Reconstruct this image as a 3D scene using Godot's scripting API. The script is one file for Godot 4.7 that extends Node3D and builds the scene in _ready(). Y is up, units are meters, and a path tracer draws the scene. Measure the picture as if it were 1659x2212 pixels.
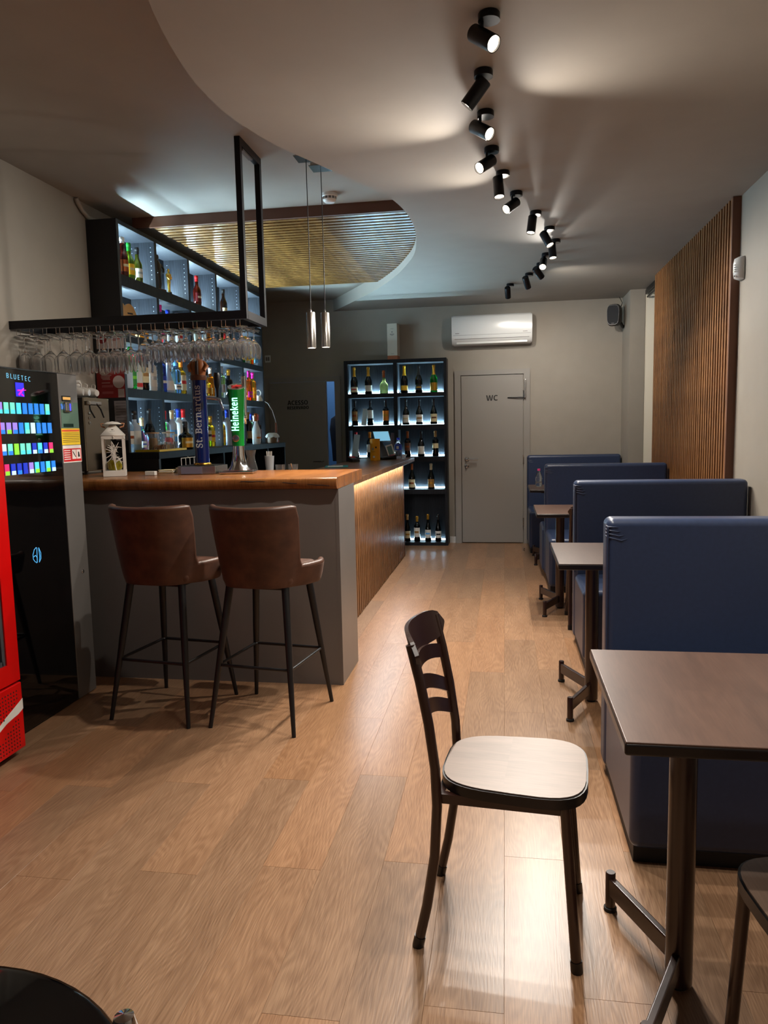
extends Node3D
# A bar with a curved dropped ceiling. Metres; x right, y up, distance d from the camera runs along -z.
const CEIL := 2.755
const CEIL_HIGH := 2.889
const BACK := 8.84
const RIGHT := 1.449
const LEFT := -2.73
const FRONT := -2.6
var used := {}
var M := {}
var cache := {}
var rng := RandomNumberGenerator.new()

# ---------------------------------------------------------------- geometry
class Geo:
	var v := PackedVector3Array()
	var n := PackedVector3Array()
	var t := PackedVector2Array()
	var ix := PackedInt32Array()
	var x := Transform3D()

	func at(p: Vector3, b := Basis()) -> Geo:
		x = Transform3D(b, p)
		return self

	func vert(p: Vector3, nn: Vector3, uv := Vector2.ZERO) -> int:
		v.append(x * p)
		n.append((x.basis * nn).normalized())
		t.append(uv)
		return v.size() - 1

	func tri(a: int, b: int, c: int) -> void:
		var e := (v[b] - v[a]).cross(v[c] - v[a])
		if e.length_squared() < 1e-18:
			return
		if e.dot(n[a] + n[b] + n[c]) > 0.0:
			ix.append_array([a, c, b])
		else:
			ix.append_array([a, b, c])

	func quad(a: int, b: int, c: int, d: int) -> void:
		tri(a, b, c)
		tri(a, c, d)

	func face(p: Array, nn: Vector3, uvs: Array = []) -> void:
		var k := []
		for i in p.size():
			k.append(vert(p[i], nn, uvs[i] if uvs else Vector2.ZERO))
		for i in range(1, p.size() - 1):
			tri(k[0], k[i], k[i + 1])

	func box(c: Vector3, s: Vector3) -> Geo:
		var h := s / 2.0
		for ax in 3:
			var u := (ax + 1) % 3
			var w := (ax + 2) % 3
			for sg in [-1.0, 1.0]:
				var nn := Vector3.ZERO
				nn[ax] = sg
				var k := []
				for q in [[-1, -1], [1, -1], [1, 1], [-1, 1]]:
					var p := c
					p[ax] += sg * h[ax]
					p[u] += q[0] * h[u]
					p[w] += q[1] * h[w]
					k.append(vert(p, nn, Vector2(p[u], p[w])))
				quad(k[0], k[1], k[2], k[3])
		return self

	# a box between two corners
	func span(a: Vector3, b: Vector3) -> Geo:
		return box((a + b) / 2.0, (b - a).abs())

	func rbox(c: Vector3, s: Vector3, r: float, seg := 2) -> Geo:
		var h := s / 2.0
		r = minf(r, minf(h.x, minf(h.y, h.z)) * 0.98)
		for ax in 3:
			var u := (ax + 1) % 3
			var w := (ax + 2) % 3
			var lu := []
			var lw := []
			for i in range(seg, -1, -1):
				var o := r * tan(PI / 4.0 * i / seg)
				lu.append(-(h[u] - r) - o)
				lw.append(-(h[w] - r) - o)
			for i in range(0, seg + 1):
				var o := r * tan(PI / 4.0 * i / seg)
				lu.append((h[u] - r) + o)
				lw.append((h[w] - r) + o)
			for sg in [-1.0, 1.0]:
				var k := []
				for a in lu:
					var row := []
					for b in lw:
						var p := Vector3.ZERO
						p[ax] = sg * h[ax]
						p[u] = a
						p[w] = b
						var q := p.clamp(-(h - Vector3(r, r, r)), h - Vector3(r, r, r))
						var dir := (p - q).normalized()
						row.append(vert(c + q + dir * r, dir, Vector2(a, b)))
					k.append(row)
				for i in lu.size() - 1:
					for j in lw.size() - 1:
						quad(k[i][j], k[i + 1][j], k[i + 1][j + 1], k[i][j + 1])
		return self

	# profile of (radius, height) points, outside when it runs upward
	func lathe(prof: Array, seg := 24, a0 := 0.0, a1 := TAU) -> Geo:
		var m := prof.size() - 1
		var nn := []
		for i in m:
			var d: Vector2 = prof[i + 1] - prof[i]
			nn.append(Vector2(d.y, -d.x).normalized())
		for i in m:
			var n0: Vector2 = nn[i]
			var n1: Vector2 = nn[i]
			if i > 0 and nn[i - 1].dot(nn[i]) > 0.7:
				n0 = (nn[i] + nn[i - 1]).normalized()
			if i < m - 1 and nn[i + 1].dot(nn[i]) > 0.7:
				n1 = (nn[i] + nn[i + 1]).normalized()
			var pa := []
			var pb := []
			for k in seg + 1:
				var a := a0 + (a1 - a0) * k / seg
				var c := Vector3(sin(a), 0, cos(a))
				pa.append(vert(c * prof[i].x + Vector3(0, prof[i].y, 0), c * n0.x + Vector3(0, n0.y, 0), Vector2(float(k) / seg, prof[i].y)))
				pb.append(vert(c * prof[i + 1].x + Vector3(0, prof[i + 1].y, 0), c * n1.x + Vector3(0, n1.y, 0), Vector2(float(k) / seg, prof[i + 1].y)))
			for k in seg:
				quad(pa[k], pa[k + 1], pb[k + 1], pb[k])
		return self

	func tube(path: Array, rad, seg := 10, caps := true) -> Geo:
		var m := path.size()
		var side := Vector3.ZERO
		var rings := []
		var dirs := []
		for i in m:
			var d: Vector3 = (path[mini(i + 1, m - 1)] - path[maxi(i - 1, 0)]).normalized()
			dirs.append(d)
			if i == 0:
				side = d.cross(Vector3.UP if absf(d.y) < 0.9 else Vector3.RIGHT).normalized()
			else:
				side = (side - d * side.dot(d)).normalized()
			var up := d.cross(side)
			var r: float = rad[i] if rad is Array else rad
			var ring := []
			for k in seg + 1:
				var a := TAU * k / seg
				var o := side * cos(a) + up * sin(a)
				ring.append(vert(path[i] + o * r, o, Vector2(float(k) / seg, i)))
			rings.append(ring)
		for i in m - 1:
			for k in seg:
				quad(rings[i][k], rings[i][k + 1], rings[i + 1][k + 1], rings[i + 1][k])
		if caps:
			for e in [0, m - 1]:
				var nn: Vector3 = dirs[e] * (-1.0 if e == 0 else 1.0)
				var xi := x.affine_inverse()
				var k := []
				for q in seg:
					k.append(vert(xi * v[rings[e][q]], nn))
				for q in range(1, seg - 1):
					tri(k[0], k[q], k[q + 1])
		return self

	# a closed outline in the x-y plane drawn out from z0 to z1
	func prism(poly: PackedVector2Array, z0: float, z1: float, smooth := false) -> Geo:
		var tri_ix := Geometry2D.triangulate_polygon(poly)
		for e in [[z0, -1.0], [z1, 1.0]]:
			var k := []
			for p in poly:
				k.append(vert(Vector3(p.x, p.y, e[0]), Vector3(0, 0, e[1] * signf(z1 - z0)), p))
			for i in range(0, tri_ix.size(), 3):
				tri(k[tri_ix[i]], k[tri_ix[i + 1]], k[tri_ix[i + 2]])
		var m := poly.size()
		var area := 0.0
		for i in m:
			area += poly[i].cross(poly[(i + 1) % m])
		var sg := 1.0 if area > 0 else -1.0
		var en := []
		for i in m:
			var d := poly[(i + 1) % m] - poly[i]
			en.append(Vector2(d.y, -d.x).normalized() * sg)
		for i in m:
			var j := (i + 1) % m
			var n0: Vector2 = en[i]
			var n1: Vector2 = en[i]
			if smooth:
				var b: Vector2 = en[(i + m - 1) % m]
				var c: Vector2 = en[j]
				if b.dot(en[i]) > 0.6:
					n0 = (b + en[i]).normalized()
				if c.dot(en[i]) > 0.6:
					n1 = (c + en[i]).normalized()
			var a := vert(Vector3(poly[i].x, poly[i].y, z0), Vector3(n0.x, n0.y, 0))
			var b2 := vert(Vector3(poly[j].x, poly[j].y, z0), Vector3(n1.x, n1.y, 0))
			var c2 := vert(Vector3(poly[j].x, poly[j].y, z1), Vector3(n1.x, n1.y, 0))
			var d2 := vert(Vector3(poly[i].x, poly[i].y, z1), Vector3(n0.x, n0.y, 0))
			quad(a, b2, c2, d2)
		return self

	# a smooth skin over closed rings of points
	func loft(rings: Array, caps := true) -> Geo:
		var m := rings.size()
		var c: int = rings[0].size()
		var ids := []
		var nrm := []
		var total := 0.0
		for i in m:
			var mid := Vector3.ZERO
			for p in rings[i]:
				mid += p / c
			var row := []
			for j in c:
				var du: Vector3 = rings[i][(j + 1) % c] - rings[i][(j + c - 1) % c]
				var dv: Vector3 = rings[mini(i + 1, m - 1)][j] - rings[maxi(i - 1, 0)][j]
				var q := du.cross(dv).normalized()
				total += q.dot(rings[i][j] - mid)
				row.append(q)
			nrm.append(row)
		var sg := 1.0 if total > 0 else -1.0
		for i in m:
			var row := []
			for j in c + 1:
				row.append(vert(rings[i][j % c], nrm[i][j % c] * sg, Vector2(float(j) / c, float(i) / m)))
			ids.append(row)
		for i in m - 1:
			for j in c:
				quad(ids[i][j], ids[i][j + 1], ids[i + 1][j + 1], ids[i + 1][j])
		if caps:
			for e in [[0, 1], [m - 1, m - 2]]:
				var mid := Vector3.ZERO
				var other := Vector3.ZERO
				for j in c:
					mid += rings[e[0]][j] / c
					other += rings[e[1]][j] / c
				var nn := (mid - other).normalized()
				var k0 := vert(mid, nn)
				var k := []
				for j in c:
					k.append(vert(rings[e[0]][j], nn))
				for j in c:
					tri(k0, k[j], k[(j + 1) % c])
		return self

	# a curved sheet of some thickness: fn(u, v) with u, v from 0 to 1
	func sheet(nu: int, nv: int, fn: Callable, th: float) -> Geo:
		var P := []
		for i in nu + 1:
			var row := []
			for j in nv + 1:
				row.append(fn.call(float(i) / nu, float(j) / nv))
			P.append(row)
		var A := []
		var B := []
		var N := []
		for i in nu + 1:
			var ra := []
			var rb := []
			var rn := []
			for j in nv + 1:
				var du: Vector3 = P[mini(i + 1, nu)][j] - P[maxi(i - 1, 0)][j]
				var dv: Vector3 = P[i][mini(j + 1, nv)] - P[i][maxi(j - 1, 0)]
				var q := du.cross(dv).normalized()
				var uv := Vector2(float(i) / nu, float(j) / nv)
				ra.append(vert(P[i][j] + q * th / 2, q, uv))
				rb.append(vert(P[i][j] - q * th / 2, -q, uv))
				rn.append(q)
			A.append(ra)
			B.append(rb)
			N.append(rn)
		for i in nu:
			for j in nv:
				quad(A[i][j], A[i + 1][j], A[i + 1][j + 1], A[i][j + 1])
				quad(B[i][j], B[i + 1][j], B[i + 1][j + 1], B[i][j + 1])
		var rim := []
		for i in nu:
			rim.append([i, 0])
		for j in nv:
			rim.append([nu, j])
		for i in nu:
			rim.append([nu - i, nv])
		for j in nv:
			rim.append([0, nv - j])
		var c := rim.size()
		var mid := Vector3.ZERO
		for q in rim:
			mid += P[q[0]][q[1]] / c
		for k in c:
			var p: Array = rim[k]
			var q: Array = rim[(k + 1) % c]
			var e: Vector3 = P[q[0]][q[1]] - P[p[0]][p[1]]
			var o: Vector3 = e.cross(N[p[0]][p[1]]).normalized()
			var inner: Vector3 = P[clampi(p[0], 1, nu - 1)][clampi(p[1], 1, nv - 1)]
			if o.dot(P[p[0]][p[1]] - inner) < 0:
				o = -o
			var pts := []
			for s in [[p, 0.5], [q, 0.5], [q, -0.5], [p, -0.5]]:
				pts.append(P[s[0][0]][s[0][1]] + N[s[0][0]][s[0][1]] * th * s[1])
			face(pts, o)
		return self

	func mesh() -> ArrayMesh:
		var a := []
		a.resize(Mesh.ARRAY_MAX)
		a[Mesh.ARRAY_VERTEX] = v
		a[Mesh.ARRAY_NORMAL] = n
		a[Mesh.ARRAY_TEX_UV] = t
		a[Mesh.ARRAY_INDEX] = ix
		var m := ArrayMesh.new()
		m.add_surface_from_arrays(Mesh.PRIMITIVE_TRIANGLES, a)
		return m

const NTH := ["first", "second", "third", "fourth", "fifth", "sixth", "seventh", "eighth", "ninth", "tenth", "eleventh", "twelfth", "thirteenth", "fourteenth", "fifteenth", "sixteenth", "seventeenth", "eighteenth"]

# ---------------------------------------------------------------- nodes
func P(px: float, py: float, d: float) -> Vector3:
	return Vector3(px, py, -d)

func nm(s: String) -> String:
	used[s] = used.get(s, -1) + 1
	return s if used[s] == 0 else "%s_%03d" % [s, used[s]]

func meta(o: Node, label := "", cat := "", group := "", kind := "") -> void:
	for e in [["label", label], ["category", cat], ["group", group], ["kind", kind]]:
		if e[1]:
			o.set_meta(e[0], e[1])

func thing(called: String, label: String, cat: String, pos := Vector3.ZERO, turn := 0.0, group := "") -> Node3D:
	var o := Node3D.new()
	o.name = nm(called)
	add_child(o)
	o.position = pos
	o.rotation.y = turn
	meta(o, label, cat, group)
	return o

func part(parent: Node, called: String, g, mat: Material, pos := Vector3.ZERO, basis := Basis()) -> MeshInstance3D:
	var o := MeshInstance3D.new()
	o.name = called
	o.mesh = g.mesh() if g is Geo else g
	o.material_override = mat
	parent.add_child(o, true)
	o.transform = Transform3D(basis, pos)
	o.cast_shadow = GeometryInstance3D.SHADOW_CASTING_SETTING_ON
	return o

func solo(called: String, g, mat: Material, label: String, cat: String, pos := Vector3.ZERO, basis := Basis(), group := "") -> MeshInstance3D:
	var o := part(self, nm(called), g, mat, pos, basis)
	meta(o, label, cat, group)
	return o

func room(called: String, g, mat: Material, label := "", pos := Vector3.ZERO) -> MeshInstance3D:
	var o := part(self, nm(called), g, mat, pos)
	meta(o, label, "", "", "structure")
	return o

func copy(o: Node3D, called: String, pos: Vector3, turn: float, label := "", group := "") -> Node3D:
	var c: Node3D = o.duplicate()
	c.name = nm(called)
	add_child(c)
	c.position = pos
	c.rotation = Vector3(0, turn, 0)
	meta(c, label, "", group)
	return c

func words(s: String, size: float, depth: float, serif := false, bold := true) -> TextMesh:
	var f := SystemFont.new()
	f.font_names = PackedStringArray(["Droid Serif" if serif else "Droid Sans"])
	f.font_weight = 700 if bold else 400
	var t := TextMesh.new()
	t.font = f
	t.font_size = 64
	t.pixel_size = size / 46.0
	t.depth = depth
	t.text = s
	t.curve_step = 2.0
	return t

# ---------------------------------------------------------------- materials
func mat(key: String, c: Color, rough := 0.6, metal := 0.0, opt := {}) -> StandardMaterial3D:
	if M.has(key):
		return M[key]
	var m := StandardMaterial3D.new()
	m.resource_name = key
	m.albedo_color = c
	m.roughness = rough
	m.metallic = metal
	for k in opt:
		m.set(k, opt[k])
	M[key] = m
	return m

func glow(key: String, c: Color, energy: float) -> StandardMaterial3D:
	return mat(key, Color(c.r * 0.5, c.g * 0.5, c.b * 0.5), 0.5, 0.0, {"emission_enabled": true, "emission": c, "emission_energy_multiplier": energy})

func noise(freq: float, sd: int, oct := 3) -> FastNoiseLite:
	var f := FastNoiseLite.new()
	f.noise_type = FastNoiseLite.TYPE_SIMPLEX_SMOOTH
	f.seed = sd
	f.frequency = freq
	f.fractal_octaves = oct
	return f

# wood: u runs across the grain, v along it; w_m by l_m metres of timber
func wood(w: int, h: int, w_m: float, l_m: float, ring: float, dark: Color, light: Color, sd: int, figure := 1.0, soft := 1.0) -> ImageTexture:
	var n1 := noise(1.0, sd, 2)
	var n2 := noise(1.0, sd + 1, 3)
	var n3 := noise(1.0, sd + 2, 2)
	var data := PackedByteArray()
	data.resize(w * h * 3)
	var k := 0
	for y in h:
		var Y := l_m * y / h
		for x in w:
			var X := w_m * x / w
			var warp := n1.get_noise_2d(X * 5.0, Y * 1.1) * 0.09 * figure
			var s := sin(TAU * ((X + warp) * ring + n2.get_noise_2d(X * 14.0, Y * 2.0) * 0.5))
			var fib := n3.get_noise_2d(X * 260.0, Y * 9.0)
			var tone := n2.get_noise_2d(X * 9.0 + 40.0, Y * 1.3)
			var t := clampf(0.52 + soft * (0.16 * s + 0.3 * tone) + 0.34 * fib, 0.0, 1.0)
			var c := dark.lerp(light, t)
			data[k] = int(c.r * 255.0)
			data[k + 1] = int(c.g * 255.0)
			data[k + 2] = int(c.b * 255.0)
			k += 3
	return ImageTexture.create_from_image(Image.create_from_data(w, h, false, Image.FORMAT_RGB8, data))

# even speckle between two colours, tiling
func speckle(size: int, freq: float, a: Color, b: Color, sd: int, oct := 4) -> ImageTexture:
	var im := noise(freq, sd, oct).get_seamless_image(size, size)
	im.convert(Image.FORMAT_RGB8)
	for y in size:
		for x in size:
			im.set_pixel(x, y, a.lerp(b, im.get_pixel(x, y).r))
	return ImageTexture.create_from_image(im)

func materials() -> void:
	var plaster := speckle(256, 0.02, Color(0.97, 0.97, 0.97), Color(1, 1, 1), 3)
	var tri := {"uv1_triplanar": true, "uv1_world_triplanar": true}
	var tp := func(tex, scale): return {"albedo_texture": tex, "uv1_triplanar": true, "uv1_world_triplanar": true, "uv1_scale": Vector3(scale, scale, scale)}
	mat("wall_paint", Color(0.60, 0.57, 0.525), 0.62, 0.0, tp.call(plaster, 0.7))
	mat("ceiling_paint", Color(0.62, 0.59, 0.55), 0.7, 0.0, tp.call(plaster, 0.6))
	mat("bar_paint", Color(0.435, 0.415, 0.40), 0.32, 0.0, tp.call(plaster, 0.8))
	mat("door_paint", Color(0.565, 0.545, 0.52), 0.4)
	mat("cream_paint", Color(0.93, 0.90, 0.83), 0.5)
	mat("blue_paint", Color(0.30, 0.47, 0.64), 0.6)
	var oak := wood(768, 1536, 0.8, 2.6, 62.0, Color(0.47, 0.345, 0.25), Color(0.705, 0.565, 0.44), 11, 1.1, 0.62)
	var tones := [Color(1, 0.99, 0.98), Color(0.95, 0.94, 0.93), Color(0.99, 0.95, 0.9), Color(0.93, 0.935, 0.94), Color(1, 0.97, 0.94)]
	for i in tones.size():
		mat("plank_%d" % i, tones[i], 0.32, 0.0, {"albedo_texture": oak, "heightmap_enabled": true, "heightmap_texture": oak, "heightmap_scale": 0.05})
	mat("under_floor", Color(0.16, 0.11, 0.08), 0.9)
	var walnut := wood(256, 512, 0.5, 1.5, 34.0, Color(0.34, 0.215, 0.115), Color(0.68, 0.475, 0.29), 23)
	mat("slat_wood", Color(1, 1, 1), 0.36, 0.0, {"albedo_texture": walnut, "uv1_triplanar": true, "uv1_world_triplanar": true, "uv1_scale": Vector3(2.1, 0.7, 2.1)})
	mat("slat_wood_flat", Color(1, 0.97, 0.88), 0.3, 0.0, {"albedo_texture": wood(512, 256, 1.5, 0.5, 2.0, Color(0.30, 0.20, 0.10), Color(0.62, 0.47, 0.27), 29), "uv1_triplanar": true, "uv1_world_triplanar": true, "uv1_scale": Vector3(0.7, 2.1, 2.1)})
	mat("slat_backing", Color(0.13, 0.09, 0.06), 0.8)
	mat("beam_wood", Color(0.36, 0.22, 0.15), 0.5)
	mat("edge_wood", Color(0.42, 0.27, 0.19), 0.5)
	var slab := wood(1024, 256, 2.2, 0.9, 2.2, Color(0.40, 0.24, 0.115), Color(0.66, 0.435, 0.24), 31, 0.5, 0.7)
	mat("slab_wood", Color(1, 1, 1), 0.26, 0.0, {"albedo_texture": slab, "uv1_triplanar": true, "uv1_world_triplanar": true, "uv1_scale": Vector3(0.45, 1.1, 1.1)})
	mat("bark_edge", Color(0.33, 0.19, 0.10), 0.7)
	mat("counter_wood", Color(1, 0.95, 0.87), 0.3, 0.0, {"albedo_texture": wood(512, 512, 0.8, 2.0, 16.0, Color(0.36, 0.25, 0.16), Color(0.66, 0.5, 0.34), 37), "uv1_triplanar": true, "uv1_world_triplanar": true, "uv1_scale": Vector3(1.2, 0.5, 0.5)})
	var lam := wood(256, 512, 0.6, 1.4, 50.0, Color(0.075, 0.08, 0.092), Color(0.15, 0.158, 0.178), 41, 0.3)
	mat("black_laminate", Color(1, 1, 1), 0.5, 0.0, {"metallic_specular": 0.28, "albedo_texture": lam, "uv1_triplanar": true, "uv1_world_triplanar": true, "uv1_scale": Vector3(1.5, 0.7, 1.5)})
	mat("black_panel", Color(0.085, 0.087, 0.1), 0.5)
	mat("black_metal", Color(0.10, 0.10, 0.115), 0.36, 0.55)
	mat("black_satin", Color(0.075, 0.078, 0.088), 0.42)
	mat("black_plastic", Color(0.05, 0.05, 0.055), 0.35)
	mat("black_glass", Color(0.012, 0.013, 0.016), 0.04, 0.0, {"metallic_specular": 0.6})
	mat("dark_rubber", Color(0.03, 0.03, 0.032), 0.7)
	mat("steel", Color(0.70, 0.685, 0.66), 0.26, 1.0)
	mat("brushed_panel", Color(0.47, 0.455, 0.44), 0.36, 0.45)
	mat("mirror_steel", Color(0.66, 0.62, 0.56), 0.1, 1.0)
	mat("chrome", Color(0.8, 0.8, 0.8), 0.08, 1.0)
	mat("brass", Color(0.78, 0.6, 0.26), 0.25, 1.0)
	mat("gold", Color(0.9, 0.72, 0.3), 0.22, 1.0)
	mat("white_plastic", Color(0.86, 0.86, 0.85), 0.22)
	mat("white_metal", Color(0.9, 0.87, 0.83), 0.4)
	mat("porcelain", Color(0.88, 0.86, 0.83), 0.15)
	mat("white_card", Color(0.86, 0.85, 0.82), 0.7)
	mat("cream_card", Color(0.85, 0.78, 0.62), 0.7)
	mat("dark_print", Color(0.12, 0.11, 0.11), 0.7)
	mat("grey_print", Color(0.45, 0.43, 0.42), 0.7)
	var hide := speckle(256, 0.05, Color(0.92, 0.92, 0.92), Color(1, 1, 1), 7, 5)
	mat("navy_vinyl", Color(0.185, 0.235, 0.345), 0.34, 0.0, {"albedo_texture": hide, "uv1_triplanar": true, "uv1_scale": Vector3(3, 3, 3)})
	mat("navy_base", Color(0.05, 0.055, 0.08), 0.6)
	var suede := speckle(256, 0.018, Color(0.62, 0.55, 0.5), Color(1, 1, 1), 9, 5)
	mat("brown_suede", Color(0.38, 0.235, 0.155), 0.62, 0.0, {"albedo_texture": suede, "uv1_triplanar": true, "uv1_scale": Vector3(2.2, 2.2, 2.2), "rim_enabled": true, "rim": 0.35})
	mat("brown_piping", Color(0.31, 0.2, 0.15), 0.4)
	mat("brown_metal", Color(0.17, 0.085, 0.06), 0.3, 0.0, {"clearcoat_enabled": true, "clearcoat": 0.35, "clearcoat_roughness": 0.2})
	mat("table_brown", Color(1, 1, 1), 0.34, 0.0, {"albedo_texture": wood(512, 256, 1.4, 0.7, 1.5, Color(0.225, 0.15, 0.115), Color(0.315, 0.225, 0.18), 53, 0.3), "uv1_triplanar": true, "uv1_scale": Vector3(0.7, 1.4, 1.4)})
	mat("table_edge", Color(0.09, 0.07, 0.065), 0.3)
	mat("seat_laminate", Color(1, 1, 1), 0.42, 0.0, {"albedo_texture": wood(512, 256, 0.8, 0.4, 2.0, Color(0.37, 0.30, 0.25), Color(0.47, 0.39, 0.335), 59, 0.3), "uv1_triplanar": true, "uv1_scale": Vector3(1.25, 2.5, 2.5)})
	mat("fridge_red", Color(0.80, 0.02, 0.02), 0.3)
	mat("red_card", Color(0.55, 0.07, 0.08), 0.5)
	mat("red_paint", Color(0.78, 0.05, 0.06), 0.4)
	mat("yellow_card", Color(0.93, 0.64, 0.05), 0.5)
	mat("clear_glass", Color(1, 1, 1, 0.02), 0.0, 0.0, {"refraction_enabled": true, "refraction_scale": 0.05, "transparency": BaseMaterial3D.TRANSPARENCY_ALPHA})
	mat("pane_glass", Color(0.9, 0.95, 1, 0.05), 0.02, 0.0, {"transparency": BaseMaterial3D.TRANSPARENCY_ALPHA})
	glow("led_cool", Color(0.85, 0.95, 1.0), 6.0)
	glow("led_warm", Color(1.0, 0.86, 0.58), 5.0)
	glow("spot_lens", Color(1.0, 0.93, 0.82), 14.0)

# coloured clear glass for bottles
func tint(key: String, c: Color) -> StandardMaterial3D:
	return mat("glass_" + key, Color(c.r, c.g, c.b, 0.04), 0.02, 0.0, {"refraction_enabled": true, "refraction_scale": 0.05, "transparency": BaseMaterial3D.TRANSPARENCY_ALPHA})

func hue(key: String, c: Color, rough := 0.45) -> StandardMaterial3D:
	return mat("hue_" + key, c, rough)

# ---------------------------------------------------------------- lamps
func area(parent: Node3D, pos: Vector3, towards: Vector3, along: Vector3, size: Vector2, c: Color, energy: float) -> void:
	var l := AreaLight3D.new()
	l.name = "led_area_light"
	parent.add_child(l, true)
	l.position = pos
	var z := -towards.normalized()
	var xx := along.normalized()
	l.basis = Basis(xx, z.cross(xx), z)
	l.set("area_size", size)
	l.set("area_normalize_energy", false)
	l.set("area_range", 12.0)
	l.light_color = c
	l.light_energy = energy
	l.shadow_enabled = true

var spot_meshes := {}
func spotlight(nth: String, pos: Vector3, dir: Vector3, energy: float) -> void:
	if spot_meshes.is_empty():
		spot_meshes["base"] = Geo.new().lathe([Vector2(0.001, 0), Vector2(0.037, 0), Vector2(0.037, -0.022), Vector2(0.034, -0.026), Vector2(0.001, -0.026)].map(func(p): return Vector2(p.x, -0.026 - p.y)), 28).mesh()
		spot_meshes["stem"] = Geo.new().tube([Vector3(0, -0.02, 0), Vector3(0, -0.062, 0)], 0.0065, 10).mesh()
		# body along -z, open front with a recessed lens
		var g := Geo.new()
		g.x = Transform3D(Basis(Vector3.RIGHT, -PI / 2), Vector3.ZERO)
		g.lathe([Vector2(0.001, -0.048), Vector2(0.026, -0.048), Vector2(0.0285, -0.045), Vector2(0.0285, 0.066), Vector2(0.0255, 0.066), Vector2(0.0255, 0.058), Vector2(0.001, 0.058)], 28)
		spot_meshes["body"] = g.mesh()
		var h := Geo.new()
		h.x = Transform3D(Basis(Vector3.RIGHT, -PI / 2), Vector3.ZERO)
		h.lathe([Vector2(0.025, 0.0585), Vector2(0.016, 0.0605), Vector2(0.0005, 0.0615)], 24)
		spot_meshes["lens"] = h.mesh()
	var o := thing("ceiling_spotlight", "small black cylinder spotlight, %s in the ceiling row counted from the rear wall" % nth, "spotlight", pos, 0.0, "ceiling spotlights along the curve")
	part(o, "mount", spot_meshes["base"], M.black_metal)
	part(o, "stem", spot_meshes["stem"], M.black_metal, Vector3(-0.024, 0, 0))
	var b := Basis.looking_at(dir.normalized(), Vector3.UP)
	var piv := Vector3(-0.024, -0.075, 0)
	part(o, "body", spot_meshes["body"], M.black_metal, piv, b)
	part(o, "lens", spot_meshes["lens"], M.spot_lens, piv, b)
	var l := SpotLight3D.new()
	l.name = "lamp"
	o.add_child(l, true)
	l.transform = Transform3D(b, piv + dir.normalized() * 0.069)
	l.light_color = Color(1.0, 0.965, 0.92)
	l.light_energy = energy
	l.light_size = 0.022
	l.spot_angle = 64.0
	l.spot_angle_attenuation = 0.9
	l.spot_range = 14.0
	l.spot_attenuation = 2.0
	l.shadow_enabled = true

# ---------------------------------------------------------------- room
var curve := PackedVector2Array()   # edge of the dropped ceiling in plan: (x, d)

func make_curve() -> void:
	var k := [Vector2(-0.95, -2.8), Vector2(-0.75, -1.6), Vector2(-0.55, -0.6), Vector2(-0.55, 0.4), Vector2(-0.72, 1.2), Vector2(-0.95, 1.9), Vector2(-1.123, 2.419), Vector2(-1.202, 2.879), Vector2(-1.205, 3.2), Vector2(-1.172, 3.425), Vector2(-1.09, 3.708), Vector2(-0.972, 3.971), Vector2(-0.836, 4.272), Vector2(-0.702, 4.576), Vector2(-0.635, 4.883), Vector2(-0.614, 5.218), Vector2(-0.63, 5.593), Vector2(-0.699, 6.094), Vector2(-0.81, 6.499), Vector2(-1.011, 7.054), Vector2(-1.36, 7.77), Vector2(-1.99, 8.84)]
	for i in k.size() - 1:
		var a: Vector2 = k[maxi(i - 1, 0)]
		var b: Vector2 = k[mini(i + 2, k.size() - 1)]
		for s in 6:
			curve.append(k[i].cubic_interpolate(k[i + 1], a, b, s / 6.0))
	curve.append(k[-1])

func curve_x(d: float) -> float:
	for i in curve.size() - 1:
		if curve[i].y <= d and curve[i + 1].y >= d:
			return lerpf(curve[i].x, curve[i + 1].x, (d - curve[i].y) / maxf(curve[i + 1].y - curve[i].y, 1e-6))
	return curve[-1].x

func _ready() -> void:
	rng.seed = 77
	# camera
	var cam := Camera3D.new()
	cam.name = "camera"
	add_child(cam)
	var yaw := 0.1611
	var pitch := 0.1121
	var roll := -0.0210
	var r0 := Vector3(cos(yaw), 0, -sin(yaw))
	var u0 := Vector3(-sin(yaw) * sin(pitch), cos(pitch), -cos(yaw) * sin(pitch))
	var f0 := Vector3(-sin(yaw) * cos(pitch), -sin(pitch), -cos(yaw) * cos(pitch))
	cam.transform = Transform3D(Basis(r0 * cos(roll) + u0 * sin(roll), u0 * cos(roll) - r0 * sin(roll), -f0), Vector3(0, 1.3782, 0))
	cam.fov = rad_to_deg(2.0 * atan(1106.0 / 1616.87))
	cam.near = 0.05
	cam.far = 60.0
	cam.current = true
	# sky at dusk, outside the shop window behind the camera; exposure
	var we := WorldEnvironment.new()
	we.name = "world"
	var env := Environment.new()
	env.background_mode = Environment.BG_COLOR
	env.background_color = Color(0.20, 0.33, 0.56)
	env.background_energy_multiplier = 0.45
	env.tonemap_mode = Environment.TONE_MAPPER_LINEAR
	env.tonemap_exposure = 1.0
	env.sdfgi_enabled = true
	env.ssao_enabled = true
	env.ssil_enabled = true
	we.environment = env
	add_child(we)
	materials()
	make_curve()
	lamps()
	shell()
	doors()
	slat_work()
	bar()
	back_shelves()
	wine_rack()
	benches_tables()
	chairs_stools()
	machines()
	wall_things()
	glass_rack()
	bar_things()
	shelf_bottles()
	rack_bottles()

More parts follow.
